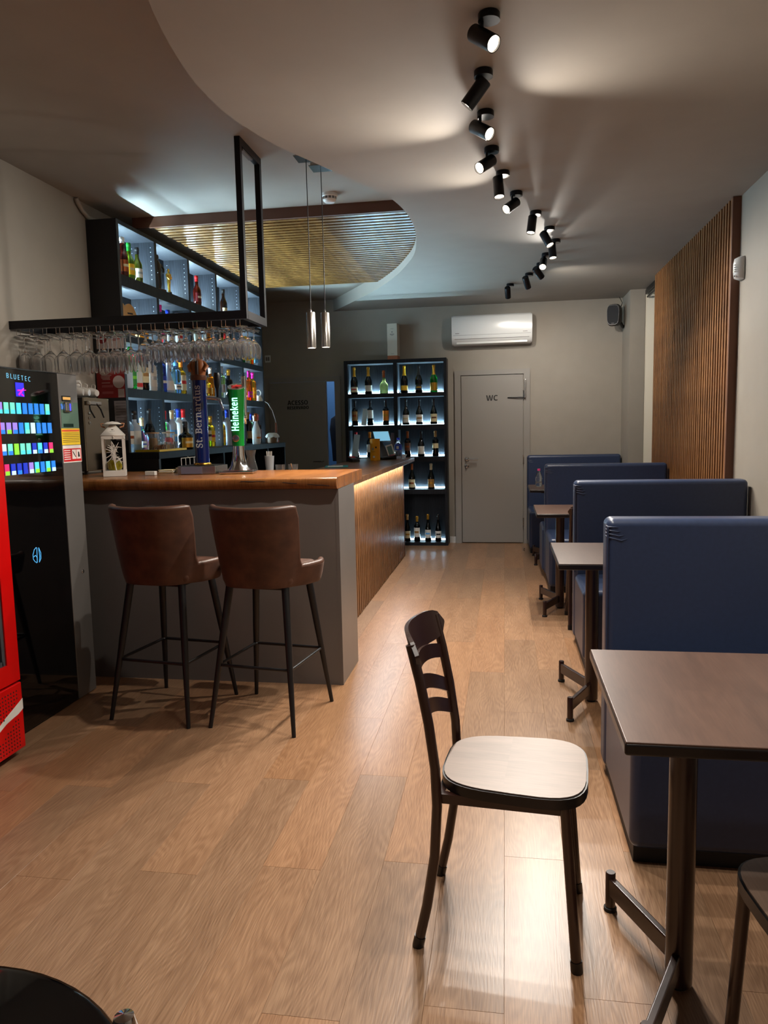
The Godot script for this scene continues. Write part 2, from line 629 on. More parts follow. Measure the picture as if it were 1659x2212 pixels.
func lamps() -> void:
	var E := 2.45
	var S := [
		[-0.048, 2.712, 0.6, -0.6, 0.5], [-0.078, 3.121, -0.58, -0.68, -0.1], [-0.079, 3.507, 0.6, -0.5, 0.5], [-0.06, 3.948, -0.55, -0.5, 0.62],
		[-0.006, 4.32, 0.08, -0.95, 0.22], [0.072, 4.702, -0.55, -0.52, 0.62], [0.203, 5.145, -0.12, -0.95, 0.2], [0.315, 5.565, 0.4, -0.8, 0.3],
		[0.381, 5.942, 0.08, -0.95, 0.22], [0.337, 6.393, -0.1, -0.62, 0.7], [0.31, 6.756, 0.5, -0.55, -0.62], [0.225, 7.172, 0.25, -0.7, -0.6], [0.058, 7.651, 0.05, -0.65, -0.65],
		[0.0, 2.33, 0.3, -0.9, 0.2], [0.07, 1.93, 0.0, -0.95, 0.15], [0.16, 1.5, 0.5, -0.8, 0.2], [0.25, 1.05, -0.1, -0.95, 0.2]]  # out-of-view lamps, added to carry the row on and light the foreground
	S.sort_custom(func(q, w): return q[1] > w[1])
	for i in S.size():
		var s: Array = S[i]
		spotlight(NTH[i], P(s[0], CEIL, s[1]), Vector3(s[2], s[3], s[4]), E * (0.3 if s[1] > 7.0 else 0.7 if s[1] > 6.5 else 0.62 if s[1] < 2.4 else 1.0))
	# two steel pendants over the bar
	for q in [[-1.077, 4.2, 1.835, "nearer to"], [-1.035, 4.37, 1.855, "farther from"]]:
		var o := thing("pendant_lamp", "slim brushed steel cylinder pendant over the bar, %s the bar stools" % q[3], "pendant lamp", P(q[0], q[2], q[1]), 0.0, "pendants over the bar")
		var top: float = CEIL_HIGH - q[2]
		part(o, "shade", Geo.new().lathe([Vector2(0.023, 0.006), Vector2(0.023, 0.0), Vector2(0.0255, 0.0), Vector2(0.0255, 0.196), Vector2(0.024, 0.198), Vector2(0.0005, 0.198)], 28), M.steel)
		part(o, "ferrule", Geo.new().lathe([Vector2(0.006, 0.196), Vector2(0.006, 0.212), Vector2(0.003, 0.215), Vector2(0.0005, 0.215)], 14), M.chrome)
		part(o, "cord", Geo.new().tube([Vector3(0, 0.21, 0), Vector3(0.002, top * 0.5, 0), Vector3(0, top - 0.03, 0)], 0.0026, 8), M.black_satin)
		part(o, "canopy", Geo.new().rbox(Vector3(0, top - 0.0125, 0), Vector3(0.1, 0.025, 0.1), 0.003, 1), M.steel)
		part(o, "canopy_plate", Geo.new().box(Vector3(0, top - 0.027, 0), Vector3(0.115, 0.004, 0.115)), M.steel)
		part(o, "bulb", Geo.new().lathe([Vector2(0.0005, 0.002), Vector2(0.0225, 0.003), Vector2(0.0225, 0.006)], 20), glow("pendant_bulb", Color(1, 0.95, 0.88), 9.0))
		var l := SpotLight3D.new()
		l.name = "lamp"
		o.add_child(l, true)
		l.transform = Transform3D(Basis.looking_at(Vector3.DOWN, Vector3.FORWARD), Vector3(0, -0.004, 0))
		l.light_color = Color(1, 0.94, 0.86)
		l.light_energy = 0.9
		l.light_size = 0.02
		l.spot_angle = 50.0
		l.spot_angle_attenuation = 0.6
		l.spot_range = 8.0
		l.spot_attenuation = 2.0
		l.shadow_enabled = true

func shell() -> void:
	var fl := room("floor", Geo.new().span(P(-3.2, -0.07, FRONT - 0.1), P(2.0, -0.012, 10.6)), M.under_floor, "wood-look laminate floor of long oak planks")
	# planks run towards the rear wall
	var W := 0.19
	var L := 1.24
	for col in 24:
		var x0 := -0.765 + W * (col - 11)
		var x1 := minf(x0 + W, 1.46)
		if x1 - x0 < 0.02:
			continue
		var d := FRONT - fmod(col * 0.47, 1.0) * L
		while d < BACK:
			var a := maxf(d, FRONT)
			var b := minf(d + L, BACK + (1.7 if x1 < -1.9 else 0.0))
			if b - a > 0.03 and x1 > -2.75:
				part(fl, "plank", plank(x1 - x0, b - a, rng.randi() % 9), M["plank_%d" % (rng.randi() % 5)], P((x0 + x1) / 2, 0, (a + b) / 2))
			d += L
	# walls with thickness
	var g := Geo.new()
	g.span(P(-3.2, 0, BACK), P(-2.8, 3, BACK + 0.1)).span(P(-2.8, 1.945, BACK), P(-2.0, 3, BACK + 0.1)).span(P(-2.0, 0, BACK), P(1.95, 3, BACK + 0.1))
	room("wall_back", g, M.wall_paint, "taupe painted rear wall")
	g = Geo.new()
	g.span(P(LEFT - 0.1, 0, FRONT), P(LEFT, 3, 7.75)).span(P(-3.1, 0, 7.75), P(-3.0, 3, BACK)).span(P(-3.1, 0, 7.65), P(LEFT, 3, 7.75))
	room("wall_left", g, M.wall_paint, "taupe painted wall behind the bar")
	g = Geo.new()
	g.span(P(RIGHT, 0, FRONT), P(RIGHT + 0.1, 3, 7.62)).span(P(RIGHT, 0, 7.56), P(1.9, 3, 7.62)).span(P(1.85, 0, 7.6), P(1.95, 3, BACK))
	room("wall_right", g, M.wall_paint, "taupe painted wall beside the booths")
	room("trim_1", Geo.new().span(P(1.30, 0, 8.325), P(1.452, CEIL, BACK)), M.wall_paint, "square taupe column in the rear corner")
	room("trim_2", Geo.new().span(P(1.452, 0, 8.33), P(1.86, CEIL, 8.4)), M.cream_paint, "cream reveal of the recess beside the column")
	# front wall with a shop window behind the camera
	g = Geo.new()
	g.span(P(-3.2, 0, FRONT - 0.1), P(-2.2, 3, FRONT)).span(P(0.6, 0, FRONT - 0.1), P(1.95, 3, FRONT)).span(P(-2.2, 0, FRONT - 0.1), P(0.6, 0.5, FRONT)).span(P(-2.2, 2.5, FRONT - 0.1), P(0.6, 3, FRONT))
	room("wall_front", g, M.wall_paint)
	var w := room("window_1", Geo.new().span(P(-2.2, 0.5, FRONT - 0.06), P(0.6, 2.5, FRONT - 0.05)), M.pane_glass)
	var fr := Geo.new()
	for xx in [-2.2, -1.28, -0.35, 0.55]:
		fr.span(P(xx, 0.5, FRONT - 0.08), P(xx + 0.05, 2.5, FRONT - 0.03))
	part(w, "window_frame", fr, M.black_metal)
	room("ceiling", Geo.new().span(P(-3.2, CEIL_HIGH, FRONT - 0.1), P(2.0, CEIL_HIGH + 0.1, 10.6)), M.ceiling_paint, "raised grey ceiling over the bar")
	var poly := PackedVector2Array(curve)
	poly.append(Vector2(1.9, BACK))
	poly.append(Vector2(1.9, -2.8))
	var dr := Geo.new()
	dr.x = Transform3D(Basis(Vector3.RIGHT, Vector3(0, 0, -1), Vector3.UP), Vector3.ZERO)
	dr.prism(poly, CEIL, CEIL_HIGH + 0.005, true)
	room("ceiling", dr, M.ceiling_paint, "lower ceiling with a sweeping curved edge")
	room("baseboard_back", Geo.new().span(P(-0.645, 0, BACK - 0.012), P(-0.572, 0.075, BACK)), M.white_plastic, "short white skirting beside the wine rack")
	# store room behind the staff door
	g = Geo.new()
	g.span(P(-3.2, 0, 10.4), P(-1.5, 3, 10.5)).span(P(-1.6, 0, BACK + 0.1), P(-1.5, 3, 10.4)).span(P(-3.2, 0, BACK + 0.1), P(-3.1, 3, 10.4))
	room("wall_back", g, M.blue_paint, "blue painted wall of the store room")
	var o := thing("added_store_bulb", "unseen round opal bulb added to light the store room", "lamp", P(-2.5, CEIL_HIGH, 9.6))  # unseen bulb, added to brighten the blue wall past the ajar door
	part(o, "bulb", Geo.new().lathe([Vector2(0.001, -0.14), Vector2(0.04, -0.125), Vector2(0.055, -0.09), Vector2(0.04, -0.05), Vector2(0.02, -0.03)], 20), glow("added_bulb_glow", Color(0.9, 0.95, 1.0), 2.0))
	part(o, "rose", Geo.new().lathe([Vector2(0.02, -0.04), Vector2(0.045, -0.03), Vector2(0.045, 0)], 20), M.white_plastic)
	var l := OmniLight3D.new()
	l.name = "lamp"
	o.add_child(l)
	l.position = Vector3(0, -0.09, 0)
	l.light_color = Color(0.9, 0.95, 1.0)
	l.light_energy = 0.9
	l.light_size = 0.05
	l.omni_range = 6.0
	l.shadow_enabled = true

func plank(w: float, l: float, variant: int) -> ArrayMesh:
	var key := "plank %.3f %.3f %d" % [w, l, variant]
	if cache.has(key):
		return cache[key]
	var g := Geo.new()
	var b := 0.0007
	var h := 0.011
	var e := 0.0002
	var uv0 := Vector2((variant % 3) * 0.27 + 0.01, (variant / 3) * 0.22 + 0.02)
	var pts := func(ins: float, y: float): return [Vector3(-w / 2 + ins, y, -l / 2 + ins), Vector3(w / 2 - ins, y, -l / 2 + ins), Vector3(w / 2 - ins, y, l / 2 - ins), Vector3(-w / 2 + ins, y, l / 2 - ins)]
	var uvs := func(p): return p.map(func(q): return uv0 + Vector2((q.x + w / 2) / 0.8, (q.z + l / 2) / 2.6))
	var top: Array = pts.call(b, 0.0)
	var rim: Array = pts.call(e, -b * 0.7)
	var low: Array = pts.call(e, -h)
	g.face(top, Vector3.UP, uvs.call(top))
	var dirs := [Vector3(0, 0, -1), Vector3(1, 0, 0), Vector3(0, 0, 1), Vector3(-1, 0, 0)]
	for i in 4:
		var j := (i + 1) % 4
		g.face([top[i], top[j], rim[j], rim[i]], (dirs[i] + Vector3.UP).normalized(), uvs.call([top[i], top[j], rim[j], rim[i]]))
		g.face([rim[i], rim[j], low[j], low[i]], dirs[i], uvs.call([rim[i], rim[j], low[j], low[i]]))
	cache[key] = g.mesh()
	return cache[key]

func doors() -> void:
	# toilet door
	var o := room("door_1", Geo.new().rbox(P(-0.1425, 0.981, BACK - 0.012), Vector3(0.705, 1.942, 0.024), 0.002, 1), M.door_paint, "grey door marked WC")
	var fr := Geo.new()
	fr.span(P(-0.572, 0, BACK - 0.03), P(-0.502, 2.015, BACK)).span(P(0.217, 0, BACK - 0.03), P(0.287, 2.015, BACK)).span(P(-0.502, 1.96, BACK - 0.03), P(0.217, 2.015, BACK))
	part(o, "door_frame", fr, M.door_paint)
	part(o, "lettering", words("WC", 0.062, 0.004, false, true), M.dark_print, P(-0.142, 1.692, BACK - 0.0255))
	var hd := part(o, "handle", Geo.new().tube([P(-0.434, 0.992, BACK - 0.03), P(-0.434, 0.992, BACK - 0.075), P(-0.425, 0.991, BACK - 0.08), P(-0.305, 0.988, BACK - 0.08)], 0.009, 10), M.chrome)
	for yy in [0.992, 0.915]:
		var g := Geo.new()
		g.x = Transform3D(Basis(Vector3.RIGHT, PI / 2), P(-0.437, yy, BACK - 0.024))
		g.lathe([Vector2(0.027, 0), Vector2(0.027, 0.008), Vector2(0.023, 0.012), Vector2(0.0005, 0.012)], 22)
		part(hd, "rosette", g, M.chrome)
	var gg := Geo.new()
	gg.x = Transform3D(Basis(Vector3.RIGHT, PI / 2), P(-0.437, 0.915, BACK - 0.036))
	gg.lathe([Vector2(0.01, 0), Vector2(0.013, 0.02), Vector2(0.01, 0.026), Vector2(0.0005, 0.026)], 14)
	part(hd, "turn_lock", gg, M.chrome)
	var cl := part(o, "door_closer", Geo.new().rbox(P(0.231, 1.79, BACK - 0.05), Vector3(0.022, 0.21, 0.035), 0.004, 1), M.steel)
	part(cl, "closer_arm", Geo.new().tube([P(0.235, 1.69, BACK - 0.05), P(0.13, 1.69, BACK - 0.045), P(0.035, 1.692, BACK - 0.028)], 0.006, 8), M.black_metal)
	for yy in [0.25, 0.98, 1.72]:
		part(o, "hinge", Geo.new().tube([P(0.214, yy - 0.05, BACK - 0.028), P(0.214, yy + 0.05, BACK - 0.028)], 0.007, 8), M.steel)
	solo("door_stop", Geo.new().lathe([Vector2(0.014, 0), Vector2(0.014, 0.006), Vector2(0.009, 0.008), Vector2(0.011, 0.03), Vector2(0.0005, 0.032)], 14), M.chrome, "small chrome door stop on the floor before the WC door", "door stop", P(0.202, 0, 8.27))
	# staff door, ajar towards the bar
	var leaf := room("door_2", Geo.new().rbox(Vector3(0.3625, 0.965, 0.02), Vector3(0.725, 1.93, 0.04), 0.002, 1), M.door_paint, "staff door reading ACESSO RESERVADO, ajar", P(-2.795, 0.006, BACK))
	leaf.rotation.y = deg_to_rad(-7.0)
	part(leaf, "lettering", words("ACESSO", 0.052, 0.004, false, true), M.dark_print, Vector3(0.365, 1.69, 0.0415))
	part(leaf, "lettering", words("RESERVADO", 0.036, 0.004, false, true), M.dark_print, Vector3(0.365, 1.63, 0.0415))
	part(leaf, "handle", Geo.new().tube([Vector3(0.67, 0.99, 0.04), Vector3(0.67, 0.99, 0.085), Vector3(0.66, 0.99, 0.09), Vector3(0.56, 0.99, 0.09)], 0.009, 10), M.steel)
	part(leaf, "hinge", Geo.new().tube([Vector3(0.0, 1.62, 0.045), Vector3(0.0, 1.7, 0.045)], 0.007, 8), M.steel)
	var f2 := Geo.new()
	f2.span(P(-2.87, 0, BACK - 0.02), P(-2.8, 2.0, BACK)).span(P(-2.0, 0, BACK - 0.02), P(-1.93, 2.0, BACK)).span(P(-2.8, 1.945, BACK - 0.02), P(-2.0, 2.0, BACK))
	room("trim_3", f2, M.door_paint, "grey frame of the staff door")
	# a dark jacket on a hook in the store room
	var j := thing("jacket", "dark jacket hanging in the store room behind the staff door", "jacket", P(-2.1, 0.95, 9.75))
	var rings := []
	for e in [[0.0, 0.16, 0.05], [0.2, 0.17, 0.07], [0.42, 0.19, 0.08], [0.56, 0.17, 0.07], [0.63, 0.07, 0.05], [0.66, 0.03, 0.03]]:
		var ring := []
		for k in 14:
			var a := TAU * k / 14
			ring.append(Vector3(cos(a) * e[1] * (1.0 + 0.06 * sin(5 * a)), e[0], sin(a) * e[2]))
		rings.append(ring)
	part(j, "cloth", Geo.new().loft(rings), hue("navy_cloth", Color(0.05, 0.07, 0.12), 0.9))
	part(j, "hook", Geo.new().tube([Vector3(0, 0.64, 0), Vector3(0, 0.7, -0.02), Vector3(0, 0.7, -0.64)], 0.006, 6), M.steel)

func slat_work() -> void:
	# ceiling slats across the bar
	var o := thing("slatted_ceiling_panel", "panel of thin varnished wooden slats under the ceiling above the bar", "ceiling panel", P(0, CEIL_HIGH, 0))
	var xr := curve_x(5.16) + 0.01
	part(o, "front_board", Geo.new().span(Vector3(-2.6, -0.072, -5.15), Vector3(xr, 0, -5.172)), M.beam_wood)
	part(o, "backing", Geo.new().span(Vector3(-2.46, -0.012, -5.175), Vector3(-1.15, -0.002, -7.53)), M.slat_backing)
	var d := 5.2
	while d < 7.52:
		var x1 := curve_x(d) + 0.004
		part(o, "slat", Geo.new().span(Vector3(-2.455 - rng.randf() * 0.012, -0.068, -d), Vector3(x1, -0.026, -(d + 0.042))), M.slat_wood_flat)
		d += 0.0725
	for xx in [-2.3, -1.75, -1.25]:
		part(o, "batten", Geo.new().span(Vector3(xx, -0.026, -5.175), Vector3(xx + 0.04, -0.012, -7.5)), M.slat_backing)
	# wall slats beside the booths
	var w := thing("slatted_wall_panel", "tall panel of vertical walnut slats on the wall behind the booths", "wall panel", P(RIGHT, 0, 0))
	part(w, "backing", Geo.new().span(Vector3(-0.012, 0, -5.14), Vector3(0, CEIL, -7.6)), M.slat_backing)
	part(w, "end_board", Geo.new().span(Vector3(-0.05, 0, -5.1), Vector3(0, CEIL - 0.002, -5.122)), M.edge_wood)
	var slat := Geo.new().box(Vector3(0, CEIL / 2, 0), Vector3(0.032, CEIL - 0.002, 0.031)).mesh()
	d = 5.152
	while d < 7.59:
		part(w, "slat", slat, M.slat_wood, Vector3(-0.027 - rng.randf() * 0.002, 0, -d))
		d += 0.0605

# ---------------------------------------------------------------- bar
func bar() -> void:
	var o := thing("bar_counter", "grey bar front with a thick live-edge wooden slab on top", "bar counter", P(0, 0, 3.83))
	part(o, "base", Geo.new().span(Vector3(LEFT + 0.006, 0, 0), Vector3(-0.864, 1.064, -0.42)), M.bar_paint)
	part(o, "edge_strip", Geo.new().span(Vector3(-0.882, 0.0, 0.0015), Vector3(-0.8625, 1.062, -0.018)), M.bar_paint)
	var rings := []
	var nz := noise(1.0, 5, 3)
	for i in 61:
		var u := i / 60.0
		var xx := lerpf(LEFT + 0.007, -0.862, u)
		var w1 := nz.get_noise_1d(xx * 3.0) * 0.012 + nz.get_noise_1d(xx * 14.0 + 9.0) * 0.004
		var w2 := nz.get_noise_1d(xx * 4.0 + 50.0) * 0.012
		var top := 1.1275 + nz.get_noise_1d(xx * 1.5 + 7.0) * 0.0015
		var low := 1.066
		var zf := 0.045 + w1
		var ring := []
		for q in [[-0.73, top - 0.004], [-0.726, top], [zf - 0.02, top], [zf - 0.007, top - 0.004], [zf, top - 0.013], [zf + 0.003 + w2 * 0.3, (top + low) / 2], [zf - 0.004 + w2, low + 0.01], [zf - 0.014 + w2, low + 0.002], [zf - 0.03 + w2, low], [-0.726, low], [-0.73, low + 0.004]]:
			ring.append(Vector3(xx + (0.0 if i < 60 else -0.012 * absf(q[0]) / 0.7), q[1], q[0]))
		rings.append(ring)
	part(o, "wooden_slab", Geo.new().loft(rings), M.slab_wood)
	var cr := []
	for i in 15:
		var xx := lerpf(-1.38, -0.9, i / 14.0)
		cr.append(Vector3(xx, 1.112 - 0.028 * pow(i / 14.0, 1.4) + nz.get_noise_1d(xx * 30.0) * 0.003, 0.0445 + nz.get_noise_1d(xx * 3.0) * 0.012))
	part(o, "split_in_edge", Geo.new().tube(cr, 0.0022, 6), M.dark_rubber)
	# long side counter
	var s := thing("side_counter", "long narrow wooden counter with a slatted front", "bar counter", P(0, 0, 0))
	part(s, "base", Geo.new().span(P(-1.5, 0, 4.25), P(-1.085, 1.005, 7.87)), M.slat_backing)
	part(s, "counter_top", Geo.new().rbox(P(-1.265, 1.029, 6.18), Vector3(0.59, 0.042, 3.86), 0.004, 1), M.counter_wood)
	var slat := Geo.new().box(Vector3(0, 0.495, 0), Vector3(0.024, 0.985, 0.042)).mesh()
	var d := 4.28
	while d < 7.86:
		part(s, "slat", slat, M.slat_wood, P(-1.073 - rng.randf() * 0.002, 0.008, d))
		d += 0.072
	part(s, "end_board", Geo.new().span(P(-1.5, 0, 7.87), P(-1.062, 1.005, 7.892)), M.edge_wood)
	part(s, "led_strip", Geo.new().span(P(-1.045, 1.0, 4.3), P(-1.033, 1.007, 7.86)), M.led_cool)
	area(s, P(-1.035, 0.998, 6.08), Vector3(-0.35, -1, 0), Vector3(0, 0, 1), Vector2(3.5, 0.012), Color(0.97, 0.98, 1.0), 55.0)

# ---------------------------------------------------------------- shelving
const COLS := [4.755, 5.318, 5.9, 6.49, 7.1, 7.73]
const ROWS := [1.245, 1.68, 2.044, 2.432]
const ROW_TOPS := [1.62, 1.99, 2.357, 2.755]

func back_shelves() -> void:
	var o := thing("back_bar_shelf", "tall black laminate shelf unit with lit open compartments behind the bar", "shelf", P(-2.73, 1.245, 4.755))
	var org := o.position
	var add := func(called, a, b, m): return part(o, called, Geo.new().span(a - org, b - org), m)
	add.call("back_panel", P(-2.728, 1.245, 4.757), P(-2.718, 2.78, 7.728), M.black_laminate)
	add.call("end_panel", P(-2.73, 1.245, 4.755), P(-2.515, 2.782, 4.785), M.black_panel)
	add.call("end_panel", P(-2.73, 1.245, 7.70), P(-2.515, 2.782, 7.73), M.black_laminate)
	add.call("top_board", P(-2.73, 2.755, 4.785), P(-2.515, 2.782, 7.70), M.black_laminate)
	for i in 3:
		add.call("shelf_board", P(-2.718, ROW_TOPS[i], 4.785), P(-2.515, ROWS[i + 1], 7.70), M.black_laminate)
	for r in 4:
		for c in range(1, 5):
			var dv: MeshInstance3D = add.call("divider", P(-2.718, ROWS[r], COLS[c] - 0.019), P(-2.517, ROW_TOPS[r], COLS[c] + 0.019), M.black_laminate)
			var g := Geo.new()
			var y: float = ROWS[r] + 0.06
			while y < ROW_TOPS[r] - 0.03:
				for xx in [-2.545, -2.69]:
					g.x = Transform3D(Basis(Vector3.RIGHT, PI / 2), P(xx, y, COLS[c] - 0.0188) - org)
					g.lathe([Vector2(0.0032, 0), Vector2(0.0032, 0.0006), Vector2(0.0004, 0.0006)], 8)
				y += 0.032
			var h := part(dv, "peg_holes", g, hue("peg", Color(0.55, 0.58, 0.62)))
			meta(h, "", "", "", "stuff")
		for c in 5:
			var a: float = COLS[c] + 0.03
			var b: float = COLS[c + 1] - 0.03
			add.call("led_strip", P(-2.716, ROWS[r] + 0.0005, a), P(-2.704, ROWS[r] + 0.006, b), M.led_cool)
			area(o, P(-2.71, ROWS[r] + 0.0075, (a + b) / 2) - org, Vector3(0.25, 1, 0), Vector3(0, 0, 1), Vector2(b - a, 0.011), Color(0.77, 0.92, 1.0), LED_SHELF)
	# low back counter with open cubbies
	var k := thing("back_counter", "black back counter with open cubbies under the lit shelves", "counter", P(-2.73, 0, 4.755))
	var ok := k.position
	var ad := func(called, a, b, m): return part(k, called, Geo.new().span(a - ok, b - ok), m)
	ad.call("worktop", P(-2.73, 1.2, 4.755), P(-2.3, 1.245, 7.72), M.black_laminate)
	ad.call("back_panel", P(-2.73, 0, 4.76), P(-2.715, 1.2, 7.715), M.black_panel)
	for dd in [4.757, 5.35, 5.94, 6.54, 7.12, 7.69]:
		ad.call("upright", P(-2.715, 0, dd), P(-2.305, 1.2, dd + 0.028), M.black_laminate if dd > 4.8 else M.black_panel)
	ad.call("shelf_board", P(-2.715, 0.88, 4.785), P(-2.31, 0.9, 7.69), M.black_laminate)

const LED_SHELF := 480.0
const LED_RACK := 260.0
const RACK_ROWS := [0.037, 0.657, 1.036, 1.405, 1.771]
const RACK_TOPS := [0.604, 0.983, 1.352, 1.726, 2.112]

func wine_rack() -> void:
	var o := thing("wine_rack", "black open wine rack with lit shelves against the rear wall", "shelf", P(-1.835, 0, BACK))
	var org := o.position
	var add := func(called, a, b, m): return part(o, called, Geo.new().span(a - org, b - org), m)
	add.call("side_panel", P(-1.835, 0, 8.61), P(-1.795, 2.153, BACK), M.black_laminate)
	add.call("side_panel", P(-0.682, 0, 8.61), P(-0.651, 2.153, BACK), M.black_laminate)
	add.call("divider", P(-1.26, 0.037, 8.612), P(-1.217, 2.112, BACK), M.black_laminate)
	add.call("back_panel", P(-1.795, 0.037, BACK - 0.012), P(-0.682, 2.112, BACK - 0.001), M.black_laminate)
	add.call("top_board", P(-1.795, 2.112, 8.61), P(-0.682, 2.153, BACK), M.black_laminate)
	add.call("bottom_board", P(-1.795, 0, 8.61), P(-0.682, 0.037, BACK - 0.012), M.black_laminate)
	for i in 4:
		add.call("shelf_board", P(-1.795, RACK_TOPS[i], 8.611), P(-0.682, RACK_ROWS[i + 1], BACK - 0.012), M.black_laminate)
	for r in 5:
		for c in [[-1.78, -1.275], [-1.205, -0.695]]:
			add.call("led_strip", P(c[0], RACK_ROWS[r] + 0.0005, 8.812), P(c[1], RACK_ROWS[r] + 0.018, 8.826), M.led_cool)
			area(o, P((c[0] + c[1]) / 2, RACK_ROWS[r] + 0.0205, 8.818) - org, Vector3(0, 1, 0.3), Vector3(1, 0, 0), Vector2(c[1] - c[0], 0.012), Color(0.72, 0.91, 1.0), LED_RACK * [0.16, 0.2, 0.4, 1.0, 1.0][r])

# ---------------------------------------------------------------- booths
func bench(label: String, x0: float, x1: float, dp: float, th: float, h: float, sd: float, far := 0.0) -> void:
	var o := thing("booth_bench", label, "bench", P((x0 + x1) / 2, 0, dp), 0.0)
	var w := x1 - x0
	var g := Geo.new()
	g.rbox(Vector3(0, (h + 0.04) / 2, -th / 2), Vector3(w, h - 0.04, th), 0.028, 3)
	part(o, "backrest", g, M.navy_vinyl)
	part(o, "seat", Geo.new().rbox(Vector3(0, 0.25, (dp - sd) / 2), Vector3(w - 0.012, 0.4, dp - sd + 0.03), 0.03, 3), M.navy_vinyl)
	part(o, "plinth", Geo.new().span(Vector3(-w / 2 + 0.02, 0, dp - sd - 0.01), Vector3(w / 2 - 0.02, 0.06, -th + 0.01)), M.navy_base)
	part(o, "piping", Geo.new().tube([Vector3(-w / 2 + 0.004, 0.46, 0.002), Vector3(-w / 2 + 0.004, h - 0.03, 0.002)], 0.004, 6), M.navy_vinyl)
	# gathered pleats at the top corner
	var pl := Geo.new()
	for i in 4:
		var y := h - 0.03 - 0.013 * i
		pl.tube([Vector3(-w / 2 - 0.001, y + 0.004, -0.02), Vector3(-w / 2 + 0.006, y, -0.003), Vector3(-w / 2 + 0.03 + 0.008 * i, y - 0.004 * i, 0.0005), Vector3(-w / 2 + 0.055 + 0.012 * i, y - 0.002, -0.003)], [0.002, 0.004, 0.003, 0.001], 6)
	part(o, "pleats", pl, M.navy_vinyl)
	if far > 0:
		part(o, "seat", Geo.new().rbox(Vector3(-0.012, 0.25, -th - (far - dp - th) / 2), Vector3(w + 0.012, 0.4, far - dp - th + 0.03), 0.03, 3), M.navy_vinyl)

func table_mesh(w: float) -> Node3D:
	var o := Node3D.new()
	# origin on the floor below the middle of the left edge; depth 0.63
	part(o, "edge_band", Geo.new().rbox(Vector3(w / 2, 0.7345, 0), Vector3(w, 0.026, 0.63), 0.006, 2), M.table_edge)
	part(o, "table_top", Geo.new().rbox(Vector3(w / 2, 0.7475, 0), Vector3(w - 0.004, 0.006, 0.626), 0.0025, 1), M.table_brown)
	part(o, "support_bar", Geo.new().span(Vector3(0.12, 0.69, -0.025), Vector3(w - 0.12, 0.722, 0.025)), M.brown_metal)
	for s in [[0.185, -1.0], [w - 0.185, 1.0]]:
		var c := part(o, "column", Geo.new().lathe([Vector2(0.0005, 0.012), Vector2(0.032, 0.012), Vector2(0.032, 0.70), Vector2(0.0005, 0.70)], 28), M.brown_metal, Vector3(s[0], 0, 0))
		part(c, "glide", Geo.new().lathe([Vector2(0.0005, 0), Vector2(0.022, 0), Vector2(0.022, 0.013)], 16), M.dark_rubber)
		for q in [-1.0, 1.0]:
			var e := Vector3(0.125 * s[1], 0, 0.275 * q)
			var dir := e.normalized()
			var b := Basis(dir, Vector3.UP, dir.cross(Vector3.UP))
			var ft := part(o, "foot", Geo.new().rbox(Vector3(0.16, 0.075, 0), Vector3(0.29, 0.052, 0.02), 0.004, 1), M.brown_metal, Vector3(s[0], 0, 0), b)
			part(ft, "end_post", Geo.new().lathe([Vector2(0.0005, 0.014), Vector2(0.014, 0.014), Vector2(0.014, 0.112), Vector2(0.012, 0.115), Vector2(0.0005, 0.115)], 16), M.brown_metal, Vector3(0.302, 0, 0))
			part(ft, "glide", Geo.new().lathe([Vector2(0.0005, 0), Vector2(0.018, 0), Vector2(0.018, 0.01), Vector2(0.01, 0.014)], 14), M.dark_rubber, Vector3(0.302, 0, 0))
	return o

func benches_tables() -> void:
	bench("navy vinyl booth bench beside the loose dining chair, without slats behind it", 0.377, 1.44, 2.881, 0.12, 1.02, 2.31)
	bench("navy vinyl booth bench beside the near edge of the slatted wall panel", 0.423, 1.43, 4.715, 0.12, 1.028, 4.228)
	bench("navy vinyl double booth bench beside the far edge of the slatted wall panel", 0.349, 1.385, 6.743, 0.12, 1.028, 6.181, 7.33)
	bench("navy vinyl booth bench against the rear wall beside the WC door", 0.253, 1.285, 8.70, 0.125, 1.031, 8.12)
	var T := [["brown table next to the loose dining chair, with another chair tucked under it", 0.233, 1.79], ["brown table between the two benches with single seats, nothing on it", 0.238, 3.73], ["brown table beside the slatted wall panel, a chair pushed behind it", 0.221, 5.667], ["brown table by the rear wall with a water bottle on it", 0.24, 7.69]]
	var first: Node3D = null
	for t in T:
		var o: Node3D = table_mesh(1.19 if t[2] < 7.6 else 1.0)
		o.name = nm("booth_table")
		add_child(o)
		o.position = P(t[1], 0, t[2])
		meta(o, t[0], "table")
	# water bottle on the last table
	var b := thing("water_bottle", "clear plastic water bottle with a pink cap on the rear table", "bottle", P(0.343, 0.7505, 7.78))
	part(b, "body", Geo.new().lathe([Vector2(0.001, 0.001), Vector2(0.03, 0.001), Vector2(0.034, 0.008), Vector2(0.034, 0.045), Vector2(0.030, 0.055), Vector2(0.034, 0.065), Vector2(0.034, 0.09), Vector2(0.024, 0.125), Vector2(0.013, 0.15), Vector2(0.0125, 0.165), Vector2(0.0005, 0.165)], 22), tint("water", Color(0.92, 0.96, 0.98)))
	part(b, "cap", Geo.new().lathe([Vector2(0.0145, 0.16), Vector2(0.0145, 0.18), Vector2(0.0005, 0.181)], 18), hue("pink", Color(0.9, 0.25, 0.55)))

